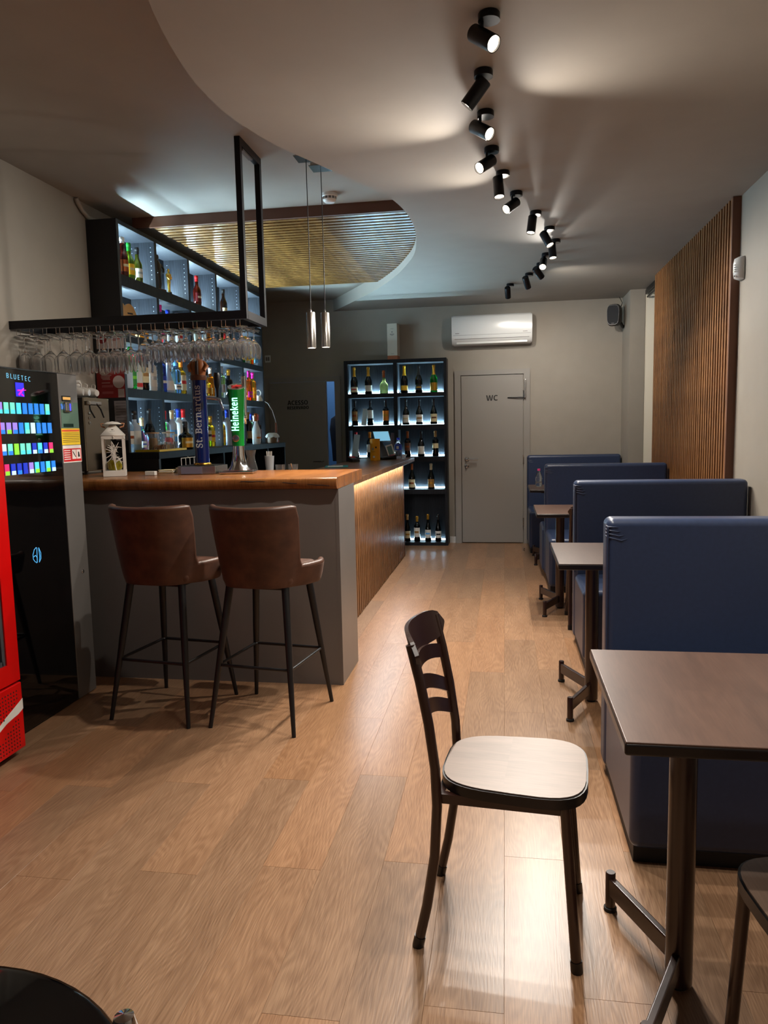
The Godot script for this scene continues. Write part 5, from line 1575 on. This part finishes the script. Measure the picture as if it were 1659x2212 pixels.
func glass_of(k: String) -> Material:
	var dark := {"black": Color(0.012, 0.013, 0.014), "darkgreen": Color(0.012, 0.024, 0.012), "brown": Color(0.06, 0.02, 0.008), "white": Color(0.84, 0.85, 0.84), "frost": Color(0.66, 0.72, 0.78), "gold": Color(0.75, 0.55, 0.15), "maroon": Color(0.10, 0.012, 0.015)}
	if dark.has(k):
		return mat("bottle_" + k, dark[k], 0.07 if k != "frost" else 0.35, 0.6 if k == "gold" else 0.0)
	var clear := {"green": Color(0.05, 0.55, 0.12), "lime": Color(0.62, 0.78, 0.12), "amber": Color(0.85, 0.42, 0.06), "honey": Color(0.92, 0.68, 0.12), "clear": Color(0.93, 0.96, 0.97), "blue": Color(0.10, 0.34, 0.85), "sky": Color(0.45, 0.72, 0.95), "pink": Color(0.92, 0.35, 0.62), "redbrown": Color(0.55, 0.12, 0.05), "olive": Color(0.55, 0.55, 0.12), "orange": Color(0.95, 0.5, 0.05), "paleyellow": Color(0.82, 0.86, 0.48)}
	return tint(k, clear[k])

func ink(k: String) -> Material:
	var c := {"white": Color(0.86, 0.84, 0.8), "cream": Color(0.83, 0.77, 0.6), "tan": Color(0.62, 0.45, 0.22), "orange": Color(0.88, 0.5, 0.06), "yellow": Color(0.92, 0.72, 0.06), "black": Color(0.05, 0.05, 0.055), "red": Color(0.75, 0.07, 0.08), "blue": Color(0.1, 0.22, 0.66), "green": Color(0.08, 0.5, 0.16), "gold": Color(0.78, 0.58, 0.2), "copper": Color(0.62, 0.32, 0.16), "brown": Color(0.36, 0.2, 0.1), "pink": Color(0.88, 0.12, 0.6), "sky": Color(0.4, 0.68, 0.9), "silver": Color(0.66, 0.67, 0.69), "wine": Color(0.4, 0.05, 0.08), "lime": Color(0.45, 0.8, 0.15)}
	return mat("ink_" + k, c[k], 0.28 if k in ["gold", "copper", "silver"] else 0.5, 0.75 if k in ["gold", "silver", "copper"] else 0.0)

func bottle(label: String, pos: Vector3, turn: float, shape: String, glass: String, cap: String, cap_y: float, lab: String, ly: Array, group: String, band := "", scale := 1.0) -> Node3D:
	var wine: bool = shape in ["champagne", "bordeaux", "burgundy", "riesling", "fat"] and group.contains("wine")
	var o := thing("wine_bottle" if wine else ("beer_bottle" if shape == "beer" else "spirit_bottle"), label, "bottle", pos, turn, group)
	part(o, "glass", bottle_mesh(shape), glass_of(glass))
	if cap:
		part(o, "cap", cap_mesh(shape, cap_y), ink(cap))
	if lab:
		var l := part(o, "label", label_mesh(shape, ly[0], ly[1], 1.2, 0.0008), ink(lab))
		if band:
			var m: float = lerpf(ly[0], ly[1], 0.42)
			part(l, "printed_band", label_mesh(shape, m, m + (ly[1] - ly[0]) * 0.22, 0.7, 0.0013), ink(band))
	if scale != 1.0:
		o.scale = Vector3.ONE * scale
	return o

func rack_bottles() -> void:
	var G := "wine bottles in the rear rack"
	var R := RACK_ROWS
	var d := 8.70
	var L := [
		[-1.735, 4, "champagne", "darkgreen", "gold", 0.205, "cream", [0.025, 0.085], "red", "dark champagne bottle, gold foil, cream label, red neck band, top shelf"],
		[-1.566, 4, "champagne", "black", "gold", 0.205, "white", [0.03, 0.1], "", "black champagne bottle, gold foil, white label, top shelf"],
		[-1.384, 4, "fat", "paleyellow", "copper", 0.185, "", [], "", "round clear bottle of pale wine with copper foil, top shelf"],
		[-1.145, 4, "champagne", "black", "yellow", 0.2, "yellow", [0.03, 0.085], "", "black champagne bottle with yellow foil and yellow label, top shelf"],
		[-0.976, 4, "champagne", "black", "black", 0.2, "black", [0.03, 0.09], "gold", "all-black champagne bottle, top shelf"],
		[-0.802, 4, "champagne", "green", "gold", 0.2, "gold", [0.02, 0.11], "", "green champagne bottle with gold foil and gold label, top shelf"],
		[-1.735, 3, "bordeaux", "black", "black", 0.22, "tan", [0.06, 0.17], "copper", "dark wine bottle with tan label, second shelf"],
		[-1.552, 3, "bordeaux", "black", "black", 0.22, "white", [0.085, 0.18], "", "dark wine bottle with white label beside a leaflet, second shelf"],
		[-1.367, 3, "bordeaux", "black", "black", 0.22, "orange", [0.055, 0.17], "gold", "dark wine bottle with orange label, second shelf"],
		[-1.132, 3, "burgundy", "darkgreen", "black", 0.215, "white", [0.025, 0.115], "cream", "sloping dark wine bottle, white label with a cream band, second shelf"],
		[-0.976, 3, "burgundy", "darkgreen", "black", 0.215, "white", [0.03, 0.115], "tan", "sloping dark wine bottle, white label with a tan band, second shelf"],
		[-0.808, 3, "burgundy", "darkgreen", "black", 0.215, "cream", [0.03, 0.12], "brown", "sloping dark wine bottle, cream label with brown writing, second shelf"],
		[-1.73, 2, "bordeaux", "maroon", "red", 0.222, "wine", [0.06, 0.16], "red", "dark red wine bottle with a red capsule, third shelf"],
		[-1.565, 2, "bordeaux", "black", "orange", 0.225, "white", [0.06, 0.15], "", "dark wine bottle with orange capsule behind the yellow tube"],
		[-1.118, 2, "bordeaux", "brown", "copper", 0.215, "brown", [0.07, 0.16], "copper", "dark wine bottle with copper capsule and brown label, third shelf"],
		[-0.96, 2, "burgundy", "black", "black", 0.215, "white", [0.03, 0.12], "", "sloping black wine bottle with white label, third shelf"],
		[-0.792, 2, "bordeaux", "black", "tan", 0.225, "cream", [0.095, 0.15], "", "dark wine bottle with tan capsule and small cream label, third shelf"],
		[-1.073, 1, "burgundy", "darkgreen", "copper", 0.225, "cream", [0.02, 0.115], "copper", "sloping wine bottle with copper capsule, fourth shelf"],
		[-0.848, 1, "burgundy", "darkgreen", "cream", 0.225, "tan", [0.02, 0.115], "gold", "sloping wine bottle with cream capsule, fourth shelf"],
		[-1.138, 0, "riesling", "darkgreen", "tan", 0.255, "cream", [0.04, 0.125], "gold", "slim wine bottle with tan capsule and cream label, bottom shelf"],
		[-1.022, 0, "bordeaux", "black", "gold", 0.235, "white", [0.055, 0.165], "tan", "wine bottle with gold capsule and white label, bottom shelf"],
		[-0.893, 0, "riesling", "darkgreen", "gold", 0.26, "white", [0.045, 0.14], "sky", "slim wine bottle with gold capsule and blue-white label, bottom shelf"],
		[-0.773, 0, "riesling", "black", "black", 0.26, "white", [0.045, 0.125], "black", "slim black wine bottle with white label, bottom shelf"]]
	for q in L:
		bottle(q[9] + " of the wine rack", P(q[0], R[q[1]] + 0.0005, d), rng.randf_range(-0.15, 0.15), q[2], q[3], q[4], q[5], q[6], q[7], G, q[8])
	solo("leaflet", Geo.new().box(Vector3(0, 0.1, 0), Vector3(0.06, 0.2, 0.003)), M.white_card, "white leaflet leaning between bottles on the second rack shelf", "leaflet", P(-1.64, R[3] + 0.004, 8.74), Basis(Vector3(0, 0, 1), -0.1) * Basis(Vector3.RIGHT, -0.15))
	solo("leaflet", Geo.new().box(Vector3(0, 0.13, 0), Vector3(0.07, 0.26, 0.004)), hue("pale_blue_card", Color(0.7, 0.78, 0.82)), "tall pale folder leaning by the red-capsule bottle on the rack", "leaflet", P(-1.74, R[2] + 0.012, 8.645), Basis(Vector3(0, 0, 1), -0.14))
	solo("leaflet", Geo.new().box(Vector3(0, 0.14, 0), Vector3(0.05, 0.28, 0.004)), hue("mauve_card", Color(0.5, 0.46, 0.5)), "mauve folder leaning on the rack divider beside the till tablet", "leaflet", P(-1.31, R[2] + 0.002, 8.68), Basis(Vector3(0, 0, 1), -0.1))

func shelf_bottles() -> void:
	var G := "bottles on the back bar shelves"
	var where := ["lowest shelf", "second lowest shelf", "second highest shelf", "top shelf"]
	var cell := ["compartment nearest the coffee machine", "second compartment from the coffee machine", "middle compartment", "second compartment from the staff door", "compartment nearest the staff door"]
	# row, compartment, place along it, shape, glass, cap, cap start, label, label span, band, words
	var L := [
		[3, 0, 0.22, "beer", "redbrown", "white", 0.2, "copper", [0.03, 0.1], "cream", "brown beer bottle with white cap", 1.12],
		[3, 0, 0.42, "beer", "lime", "green", 0.185, "yellow", [0.03, 0.1], "cream", "yellow-green beer bottle with green neck", 1.05],
		[3, 0, 0.70, "beer", "olive", "black", 0.19, "white", [0.035, 0.095], "silver", "olive beer bottle with dark cap", 1.05],
		[3, 2, 0.42, "beer", "redbrown", "red", 0.19, "wine", [0.03, 0.1], "white", "red-brown beer bottle with red cap", 1.05],
		[3, 3, 0.5, "beer", "brown", "black", 0.2, "cream", [0.02, 0.075], "", "dark brown beer bottle with cream label", 1.05],
		[2, 1, 0.15, "tall", "clear", "pink", 0.25, "white", [0.03, 0.12], "pink", "clear bottle with pink cap", 0.95],
		[2, 1, 0.45, "spirit", "sky", "blue", 0.215, "white", [0.03, 0.12], "blue", "pale blue bottle with blue cap", 1.0],
		[2, 1, 0.78, "spirit", "clear", "silver", 0.215, "white", [0.03, 0.13], "red", "clear bottle with silver cap", 1.0],
		[2, 2, 0.1, "tall", "green", "green", 0.235, "white", [0.03, 0.15], "green", "green bottle with white label", 0.95],
		[2, 2, 0.34, "spirit", "white", "white", 0.215, "lime", [0.03, 0.08], "", "white bottle with lime label", 1.0],
		[2, 2, 0.6, "spirit", "clear", "black", 0.215, "white", [0.04, 0.13], "red", "clear bottle with red printed band", 1.0],
		[2, 2, 0.85, "flask", "amber", "brown", 0.185, "cream", [0.02, 0.09], "brown", "amber bottle with cream label", 1.0],
		[2, 3, 0.08, "spirit", "amber", "gold", 0.215, "brown", [0.06, 0.13], "cream", "amber bottle with brown label", 1.0],
		[2, 3, 0.28, "flask", "honey", "black", 0.185, "orange", [0.02, 0.08], "red", "honey-coloured bottle with orange label", 1.0],
		[2, 3, 0.48, "flask", "amber", "red", 0.185, "yellow", [0.02, 0.085], "orange", "amber bottle with yellow label", 1.0],
		[2, 3, 0.72, "spirit", "black", "black", 0.215, "black", [0.05, 0.12], "silver", "black bottle with silver printing", 1.0],
		[2, 4, 0.1, "tall", "green", "green", 0.235, "white", [0.03, 0.12], "green", "clear green bottle with white label", 1.0],
		[2, 4, 0.36, "spirit", "white", "yellow", 0.215, "yellow", [0.03, 0.12], "red", "white bottle with yellow label", 1.0],
		[2, 4, 0.63, "spirit", "honey", "white", 0.215, "yellow", [0.05, 0.12], "green", "honey-coloured bottle with yellow label", 1.0],
		[2, 4, 0.88, "spirit", "clear", "silver", 0.215, "sky", [0.03, 0.12], "", "clear bottle with sky blue label", 1.0],
		[1, 0, 0.08, "flask", "frost", "silver", 0.185, "", [], "", "frosted white bottle", 1.1],
		[1, 0, 0.31, "tall", "green", "green", 0.235, "green", [0.03, 0.13], "lime", "bright green bottle", 0.97],
		[1, 0, 0.5, "spirit", "white", "red", 0.2, "red", [0.02, 0.05], "", "white bottle with red cap and band", 0.95],
		[1, 0, 0.7, "spirit", "black", "black", 0.215, "cream", [0.05, 0.15], "tan", "black bottle with cream label", 1.08],
		[1, 0, 0.92, "spirit", "white", "white", 0.215, "white", [0.03, 0.14], "silver", "white bottle with silver band", 1.05],
		[1, 1, 0.14, "tall", "blue", "silver", 0.235, "blue", [0.03, 0.12], "white", "blue bottle with silver cap", 1.0],
		[1, 1, 0.36, "cone", "frost", "white", 0.23, "white", [0.02, 0.1], "", "frosted cone-shaped bottle", 0.92],
		[1, 1, 0.6, "spirit", "sky", "sky", 0.215, "white", [0.03, 0.07], "black", "sky blue bottle with white label", 1.0],
		[1, 1, 0.86, "spirit", "honey", "orange", 0.215, "cream", [0.03, 0.15], "red", "honey-coloured bottle with orange cap", 1.0],
		[1, 2, 0.45, "flask", "honey", "cream", 0.185, "yellow", [0.02, 0.09], "gold", "honey-coloured bottle with cream cap", 1.12],
		[1, 2, 0.68, "squat", "honey", "black", 0.16, "gold", [0.02, 0.07], "", "squat golden bottle", 1.05],
		[1, 2, 0.9, "spirit", "orange", "white", 0.215, "", [], "", "orange bottle with white cap", 0.95],
		[1, 3, 0.2, "tall", "clear", "silver", 0.235, "silver", [0.05, 0.13], "", "clear bottle with silver label", 0.95],
		[1, 3, 0.55, "spirit", "black", "gold", 0.215, "black", [0.04, 0.12], "gold", "black bottle with gold cap", 1.0],
		[1, 4, 0.16, "tall", "clear", "black", 0.235, "black", [0.03, 0.14], "silver", "clear bottle with black label", 1.0],
		[1, 4, 0.42, "tall", "orange", "pink", 0.235, "pink", [0.03, 0.09], "orange", "orange bottle with pink cap and pink label", 0.99],
		[1, 4, 0.7, "tall", "honey", "pink", 0.235, "orange", [0.03, 0.14], "yellow", "honey-coloured bottle with pink cap", 0.97],
		[0, 0, 0.1, "spirit", "clear", "orange", 0.215, "white", [0.05, 0.13], "copper", "clear bottle with orange cap", 1.12],
		[0, 0, 0.28, "spirit", "frost", "black", 0.215, "white", [0.05, 0.14], "", "frosted bottle with black cap", 1.05],
		[0, 0, 0.56, "fat", "sky", "cream", 0.2, "white", [0.03, 0.08], "blue", "round pale blue decanter bottle with cream stopper", 0.9],
		[0, 0, 0.78, "champagne", "black", "black", 0.2, "black", [0.04, 0.11], "gold", "black round-shouldered bottle with gold print", 0.98],
		[0, 1, 0.12, "tall", "clear", "red", 0.235, "white", [0.04, 0.15], "green", "clear bottle with red cap and green print", 0.98],
		[0, 1, 0.36, "tall", "frost", "cream", 0.235, "sky", [0.06, 0.15], "white", "frosted bottle with cream cap", 1.0],
		[0, 1, 0.62, "tall", "white", "blue", 0.235, "white", [0.05, 0.15], "sky", "white bottle with blue cap", 1.05],
		[0, 1, 0.86, "tall", "frost", "red", 0.235, "white", [0.05, 0.15], "blue", "frosted bottle with red cap", 1.05],
		[0, 2, 0.18, "tall", "green", "green", 0.235, "white", [0.04, 0.14], "silver", "green bottle with white label", 1.0],
		[0, 2, 0.4, "tall", "green", "red", 0.235, "orange", [0.05, 0.15], "cream", "green bottle with orange label", 1.02],
		[0, 2, 0.6, "spirit", "lime", "black", 0.215, "cream", [0.05, 0.14], "black", "lime bottle with cream label", 1.0],
		[0, 2, 0.8, "spirit", "honey", "gold", 0.215, "yellow", [0.04, 0.14], "red", "honey-coloured bottle with gold cap", 0.98],
		[0, 3, 0.12, "tall", "honey", "yellow", 0.235, "yellow", [0.03, 0.16], "gold", "yellow bottle with yellow cap", 0.9],
		[0, 3, 0.4, "tall", "frost", "blue", 0.235, "", [], "", "tall frosted bottle with blue cap", 1.1],
		[0, 3, 0.75, "spirit", "clear", "silver", 0.215, "white", [0.04, 0.13], "blue", "clear bottle with blue printed band", 1.0],
		[0, 4, 0.3, "tall", "brown", "tan", 0.235, "tan", [0.05, 0.12], "", "brown bottle with tan cap", 1.05],
		[0, 4, 0.5, "tall", "clear", "blue", 0.235, "silver", [0.04, 0.14], "blue", "clear bottle with blue cap", 1.02],
		[0, 4, 0.68, "spirit", "clear", "white", 0.215, "cream", [0.04, 0.13], "blue", "clear bottle with white cap", 1.05],
		[0, 4, 0.86, "spirit", "maroon", "red", 0.215, "wine", [0.04, 0.13], "", "dark red bottle", 1.1]]
	for q in L:
		var a: float = COLS[q[1]] + 0.045
		var b: float = COLS[q[1] + 1] - 0.045
		bottle("%s, %s, %s" % [q[10], where[q[0]], cell[q[1]]], P(-2.565 + rng.randf_range(-0.01, 0.008), ROWS[q[0]] + 0.001 + (0.0), lerpf(a, b, q[2])), PI / 2 - 0.35, q[3], q[4], q[5], q[6], q[7], q[8], G, q[9], q[11])
	# a second line of bottles behind
	var G2 := [["clear", "clear"], ["honey", "honey-coloured"], ["green", "green"], ["sky", "pale blue"], ["amber", "amber"], ["frost", "frosted"], ["lime", "lime green"], ["white", "white"], ["orange", "orange"], ["olive", "olive"]]
	var C2 := ["red", "black", "gold", "white", "blue", "silver", "green", "orange"]
	var S2 := ["tall", "spirit", "flask", "tall", "spirit"]
	var k2 := 0
	for r in 3:
		for c in 5:
			if r == 2 and c < 1:
				continue
			for i in 3:
				var g2: Array = G2[(k2 * 3 + r) % 10]
				var cap: String = C2[(k2 * 5 + c) % 8]
				var sh: String = S2[k2 % 5]
				var lab: String = ["cream", "white", "yellow", "sky", "red"][(k2 * 2 + r) % 5]
				bottle("rear-line %s bottle with %s cap, %s, %s" % [g2[1], cap, where[r], cell[c]], P(-2.664, ROWS[r] + 0.001, lerpf(COLS[c] + 0.08, COLS[c + 1] - 0.08, 0.08 + 0.4 * i)), PI / 2 - 0.35, sh, g2[0], cap, SHAPES[sh][4] - 0.06, lab, [0.04, 0.12], G, "", 0.86)
				k2 += 1
	# top shelf figures
	var fg := thing("carved_figure", "dark carved wooden figure on the top shelf", "figurine", P(-2.58, 2.4325, 5.47), PI / 2 - 0.3)
	var rings := []
	for e in [[0.0, 0.035, 0.03], [0.02, 0.036, 0.03], [0.025, 0.02, 0.02], [0.07, 0.026, 0.022], [0.12, 0.024, 0.022], [0.16, 0.034, 0.024], [0.2, 0.04, 0.026], [0.225, 0.026, 0.02], [0.235, 0.012, 0.012]]:
		var ring := []
		for k in 18:
			var a := TAU * k / 18
			ring.append(Vector3(cos(a) * e[1] * (1 + 0.08 * sin(4 * a + e[0] * 30)) + 0.008 * sin(e[0] * 22.0), e[0], sin(a) * e[2]))
		rings.append(ring)
	part(fg, "body", Geo.new().loft(rings), hue("dark_carving", Color(0.10, 0.06, 0.04), 0.4))
	part(fg, "head", Geo.new().lathe([Vector2(0.0005, 0.23), Vector2(0.014, 0.238), Vector2(0.019, 0.252), Vector2(0.015, 0.27), Vector2(0.0005, 0.278)], 14), hue("dark_carving", Color.WHITE), Vector3(-0.005, 0, 0))
	part(fg, "arm", Geo.new().tube([Vector3(0.035, 0.205, 0), Vector3(0.05, 0.17, 0.015), Vector3(0.03, 0.14, 0.028)], [0.011, 0.010, 0.008], 8).tube([Vector3(-0.03, 0.205, 0), Vector3(-0.048, 0.165, 0.01), Vector3(-0.02, 0.14, 0.028)], [0.011, 0.010, 0.008], 8), hue("dark_carving", Color.WHITE))
	part(fg, "plinth", Geo.new().rbox(Vector3(0, 0.01, 0), Vector3(0.09, 0.02, 0.08), 0.004, 1), hue("copper_brown", Color(0.32, 0.15, 0.08)))
	var gf := thing("gold_statuette", "small shiny gold statuette of a standing man on the top shelf", "figurine", P(-2.58, 2.4325, 5.66), PI / 2 - 0.3)
	part(gf, "plinth", Geo.new().lathe([Vector2(0.0005, 0.0), Vector2(0.03, 0.0), Vector2(0.03, 0.012), Vector2(0.022, 0.016), Vector2(0.02, 0.03), Vector2(0.0005, 0.03)], 20), M.black_plastic)
	part(gf, "body", Geo.new().lathe([Vector2(0.012, 0.03), Vector2(0.0095, 0.05), Vector2(0.012, 0.085), Vector2(0.015, 0.11), Vector2(0.012, 0.125), Vector2(0.02, 0.15), Vector2(0.022, 0.165), Vector2(0.012, 0.175), Vector2(0.007, 0.182), Vector2(0.0005, 0.184)], 18), M.gold)
	part(gf, "arm", Geo.new().tube([Vector3(0.021, 0.165, 0), Vector3(0.024, 0.14, 0.008), Vector3(0.004, 0.125, 0.018)], 0.0048, 8).tube([Vector3(-0.021, 0.165, 0), Vector3(-0.024, 0.14, 0.008), Vector3(-0.004, 0.125, 0.018)], 0.0048, 8), M.gold)
	part(gf, "head", Geo.new().lathe([Vector2(0.0005, 0.18), Vector2(0.008, 0.184), Vector2(0.0105, 0.195), Vector2(0.008, 0.206), Vector2(0.0005, 0.21)], 14), M.gold)
	# oval plaques leaning in the compartment below
	for q in [[4.86, 0.0, "plain oval wooden plaque leaning on the second highest shelf", false], [4.99, 0.05, "oval wooden plaque printed in red on the second highest shelf", true]]:
		var pq := thing("wooden_plaque", q[2], "plaque", P(-2.57, 2.0445, q[0]), PI / 2 - 0.35)
		var pts := PackedVector2Array()
		for k in 32:
			var a := TAU * k / 32
			pts.append(Vector2(cos(a) * 0.062, 0.115 + sin(a) * 0.113))
		part(pq, "board", Geo.new().prism(pts, -0.009, 0.009, true), hue("plaque_wood", Color(0.66, 0.5, 0.3)), Vector3.ZERO, Basis(Vector3.RIGHT, -0.08))
		if q[3]:
			for e in [[0.16, 0.05, 0.012], [0.13, 0.07, 0.02], [0.1, 0.05, 0.01]]:
				part(pq, "printed_mark", Geo.new().box(Vector3(0, e[0], 0.0095), Vector3(e[1], e[2], 0.0012)), M.red_card if e[2] > 0.015 else M.dark_print, Vector3.ZERO, Basis(Vector3.RIGHT, -0.08))
	solo("yellow_box", Geo.new().rbox(Vector3(0, 0.05, 0), Vector3(0.09, 0.1, 0.06), 0.003, 1), M.yellow_card, "yellow carton beside the oval plaques on the shelf", "box", P(-2.585, 2.045, 5.16), Basis(Vector3.UP, PI / 2 - 0.3))
	# tray with jars in front of the lowest shelf
	var B := 1.2455
	var tr := thing("serving_tray", "black tray with a yellow rim on the back counter", "tray", P(-2.405, B, 5.02))
	part(tr, "tray", Geo.new().rbox(Vector3(0, 0.005, 0), Vector3(0.17, 0.008, 0.44), 0.003, 1), M.black_plastic)
	part(tr, "rim", Geo.new().box(Vector3(0.086, 0.009, 0), Vector3(0.004, 0.014, 0.444)).box(Vector3(-0.086, 0.009, 0), Vector3(0.004, 0.014, 0.444)).box(Vector3(0, 0.009, 0.221), Vector3(0.17, 0.014, 0.004)).box(Vector3(0, 0.009, -0.221), Vector3(0.17, 0.014, 0.004)), hue("rim_yellow", Color(0.8, 0.68, 0.12)))
	var jar := Geo.new().lathe([Vector2(0.0005, 0.001), Vector2(0.042, 0.001), Vector2(0.044, 0.006), Vector2(0.044, 0.115), Vector2(0.0425, 0.115), Vector2(0.042, 0.008), Vector2(0.0005, 0.006)], 24).mesh()
	var jl := [[4.9, "tan", "glass jar of dried spice with a wooden lid on the tray"], [5.15, "red", "glass jar of red sticks on the tray"]]
	for q in jl:
		var j := thing("storage_jar", q[1 + 1], "jar", P(-2.41, B + 0.0095, q[0]))
		part(j, "glass", jar, M.clear_glass)
		part(j, "contents", Geo.new().lathe([Vector2(0.0005, 0.009), Vector2(0.030, 0.009), Vector2(0.032, 0.06), Vector2(0.026, 0.085), Vector2(0.0005, 0.088)], 16), ink(q[1]))
		part(j, "lid", Geo.new().lathe([Vector2(0.0005, 0.1155), Vector2(0.046, 0.1155), Vector2(0.046, 0.124), Vector2(0.0005, 0.126)], 24), hue("lid_wood", Color(0.62, 0.48, 0.34)))
	var pot := Geo.new().lathe([Vector2(0.0005, 0.001), Vector2(0.026, 0.001), Vector2(0.028, 0.055), Vector2(0.0265, 0.055), Vector2(0.025, 0.006), Vector2(0.0005, 0.005)], 18).mesh()
	for i in 3:
		var j := thing("small_jar", "small open glass jar of %s spice on the yellow-rimmed tray" % ["dark brown", "tan", "olive brown"][i], "jar", P(-2.355, B + 0.0095, 4.935 + 0.062 * i), 0.0, "small jars on the tray")
		part(j, "glass", pot, M.clear_glass)
		part(j, "contents", Geo.new().lathe([Vector2(0.0005, 0.007), Vector2(0.021, 0.007), Vector2(0.022, 0.036), Vector2(0.0005, 0.042)], 12), hue("spice_%d" % i, [Color(0.35, 0.2, 0.1), Color(0.55, 0.42, 0.2), Color(0.4, 0.3, 0.12)][i]))
	for i in 5:
		var a := Geo.new()
		for k in 1:
			var ring := []
			for s in 13:
				ring.append(Vector3(cos(TAU * s / 12) * 0.018, sin(TAU * s / 12) * 0.018, 0))
			a.tube(ring, 0.004, 6, false)
		solo("dried_slice", a, hue("dried_brown", Color(0.45, 0.28, 0.14), 0.7), "curl of dried peel at the end of the yellow-rimmed tray", "dried peel", P(-2.345 - 0.012 * (i % 2), B + 0.028, 4.815 + 0.02 * i), Basis(Vector3.UP, 0.9 + 0.3 * i) * Basis(Vector3.RIGHT, 0.4), "dried peel on the tray")
	# single items along the counter
	bottle("green-black squat bottle with a mustard label beside the tray", P(-2.4, B, 5.42), PI / 2 - 0.5, "squat", "darkgreen", "black", 0.16, "gold", [0.015, 0.085], "", "cream", 1.05)
	bottle("white frosted bottle with a copper neck on the back counter", P(-2.38, B, 7.02), PI / 2 - 0.5, "burgundy", "white", "copper", 0.22, "white", [0.02, 0.1], "", "orange", 1.0)
	# a jar under a white cloth, a cup with a ring handle
	var cj := thing("cloth_covered_jar", "jar topped with a white frilled cloth and ribbon on the back counter", "jar", P(-2.37, B, 7.5))
	part(cj, "jar", Geo.new().lathe([Vector2(0.0005, 0.001), Vector2(0.05, 0.001), Vector2(0.055, 0.02), Vector2(0.052, 0.075), Vector2(0.0005, 0.08)], 20), hue("jar_tan", Color(0.5, 0.38, 0.26)))
	var fr := []
	for e in [[0.105, 0.02], [0.1, 0.045], [0.085, 0.062], [0.062, 0.072], [0.058, 0.07]]:
		var ring := []
		for k in 28:
			var a := TAU * k / 28
			ring.append(Vector3(cos(a) * e[1] * (1.0 + 0.07 * sin(7 * a) * (0.105 - e[0]) * 20), e[0] + 0.006 * sin(7 * a) * (0.105 - e[0]) * 20, sin(a) * e[1] * (1.0 + 0.07 * sin(7 * a) * (0.105 - e[0]) * 20)))
		fr.append(ring)
	part(cj, "cloth", Geo.new().loft(fr), hue("cloth_white", Color(0.82, 0.82, 0.8), 0.85))
	part(cj, "ribbon", Geo.new().tube([Vector3(0.056, 0.08, 0.02), Vector3(0.064, 0.05, 0.03), Vector3(0.06, 0.015, 0.032)], 0.006, 6), hue("cloth_white", Color.WHITE))
	part(cj, "red_seal", Geo.new().rbox(Vector3(0.03, 0.018, -0.055), Vector3(0.03, 0.03, 0.03), 0.006, 2), M.red_paint)
	solo("leather_tag", Geo.new().tube([P(-2.36, 1.35, 7.6), P(-2.36, 1.42, 7.6), P(-2.36, 1.455, 7.6)], [0.011, 0.012, 0.008], 10), hue("tag_brown", Color(0.5, 0.28, 0.14)), "brown wooden toggle on a cord above the cloth-covered jar", "toggle")
	var rc := thing("ring_cup", "white porcelain cup with a large ring handle on the second lowest shelf", "cup", P(-2.55, 1.681, 7.635))
	part(rc, "cup", Geo.new().lathe([Vector2(0.0005, 0.001), Vector2(0.045, 0.001), Vector2(0.042, 0.025), Vector2(0.026, 0.05), Vector2(0.022, 0.055), Vector2(0.0005, 0.057)], 22), M.porcelain)
	var rg := []
	for k in 17:
		rg.append(Vector3(sin(TAU * k / 16) * 0.02, 0.085 + cos(TAU * k / 16) * 0.032, cos(TAU * k / 16) * 0.0 - sin(TAU * k / 16) * 0.02))
	part(rc, "ring_handle", Geo.new().tube(rg, 0.0055, 8, false), M.porcelain)
	solo("hanging_cord", Geo.new().tube([P(-2.5, 1.68, 7.68), P(-2.46, 1.66, 7.66), P(-2.4, 1.58, 7.62), P(-2.37, 1.5, 7.6), P(-2.36, 1.455, 7.6)], 0.003, 6), M.white_plastic, "thin white cord hanging from the shelf to a toggle", "cord")
	# wire rack and cubby glasses under the worktop
	var wr := thing("wire_basket", "small white wire frame hung under the back counter", "wire rack", P(-2.32, 1.13, 5.1))
	var wg := Geo.new()
	for i in 5:
		wg.tube([Vector3(0.02, 0, -0.075 * i), Vector3(0.02, 0.06, -0.075 * i)], 0.003, 6)
	wg.tube([Vector3(0.02, 0, 0), Vector3(0.02, 0, -0.3)], 0.003, 6).tube([Vector3(0.02, 0.06, 0), Vector3(0.02, 0.06, -0.3)], 0.003, 6)
	part(wr, "frame", wg, M.white_metal)
	part(wr, "hook", Geo.new().tube([Vector3(0.015, 0.055, -0.15), Vector3(0.0, 0.072, -0.15)], 0.003, 6), M.white_metal)
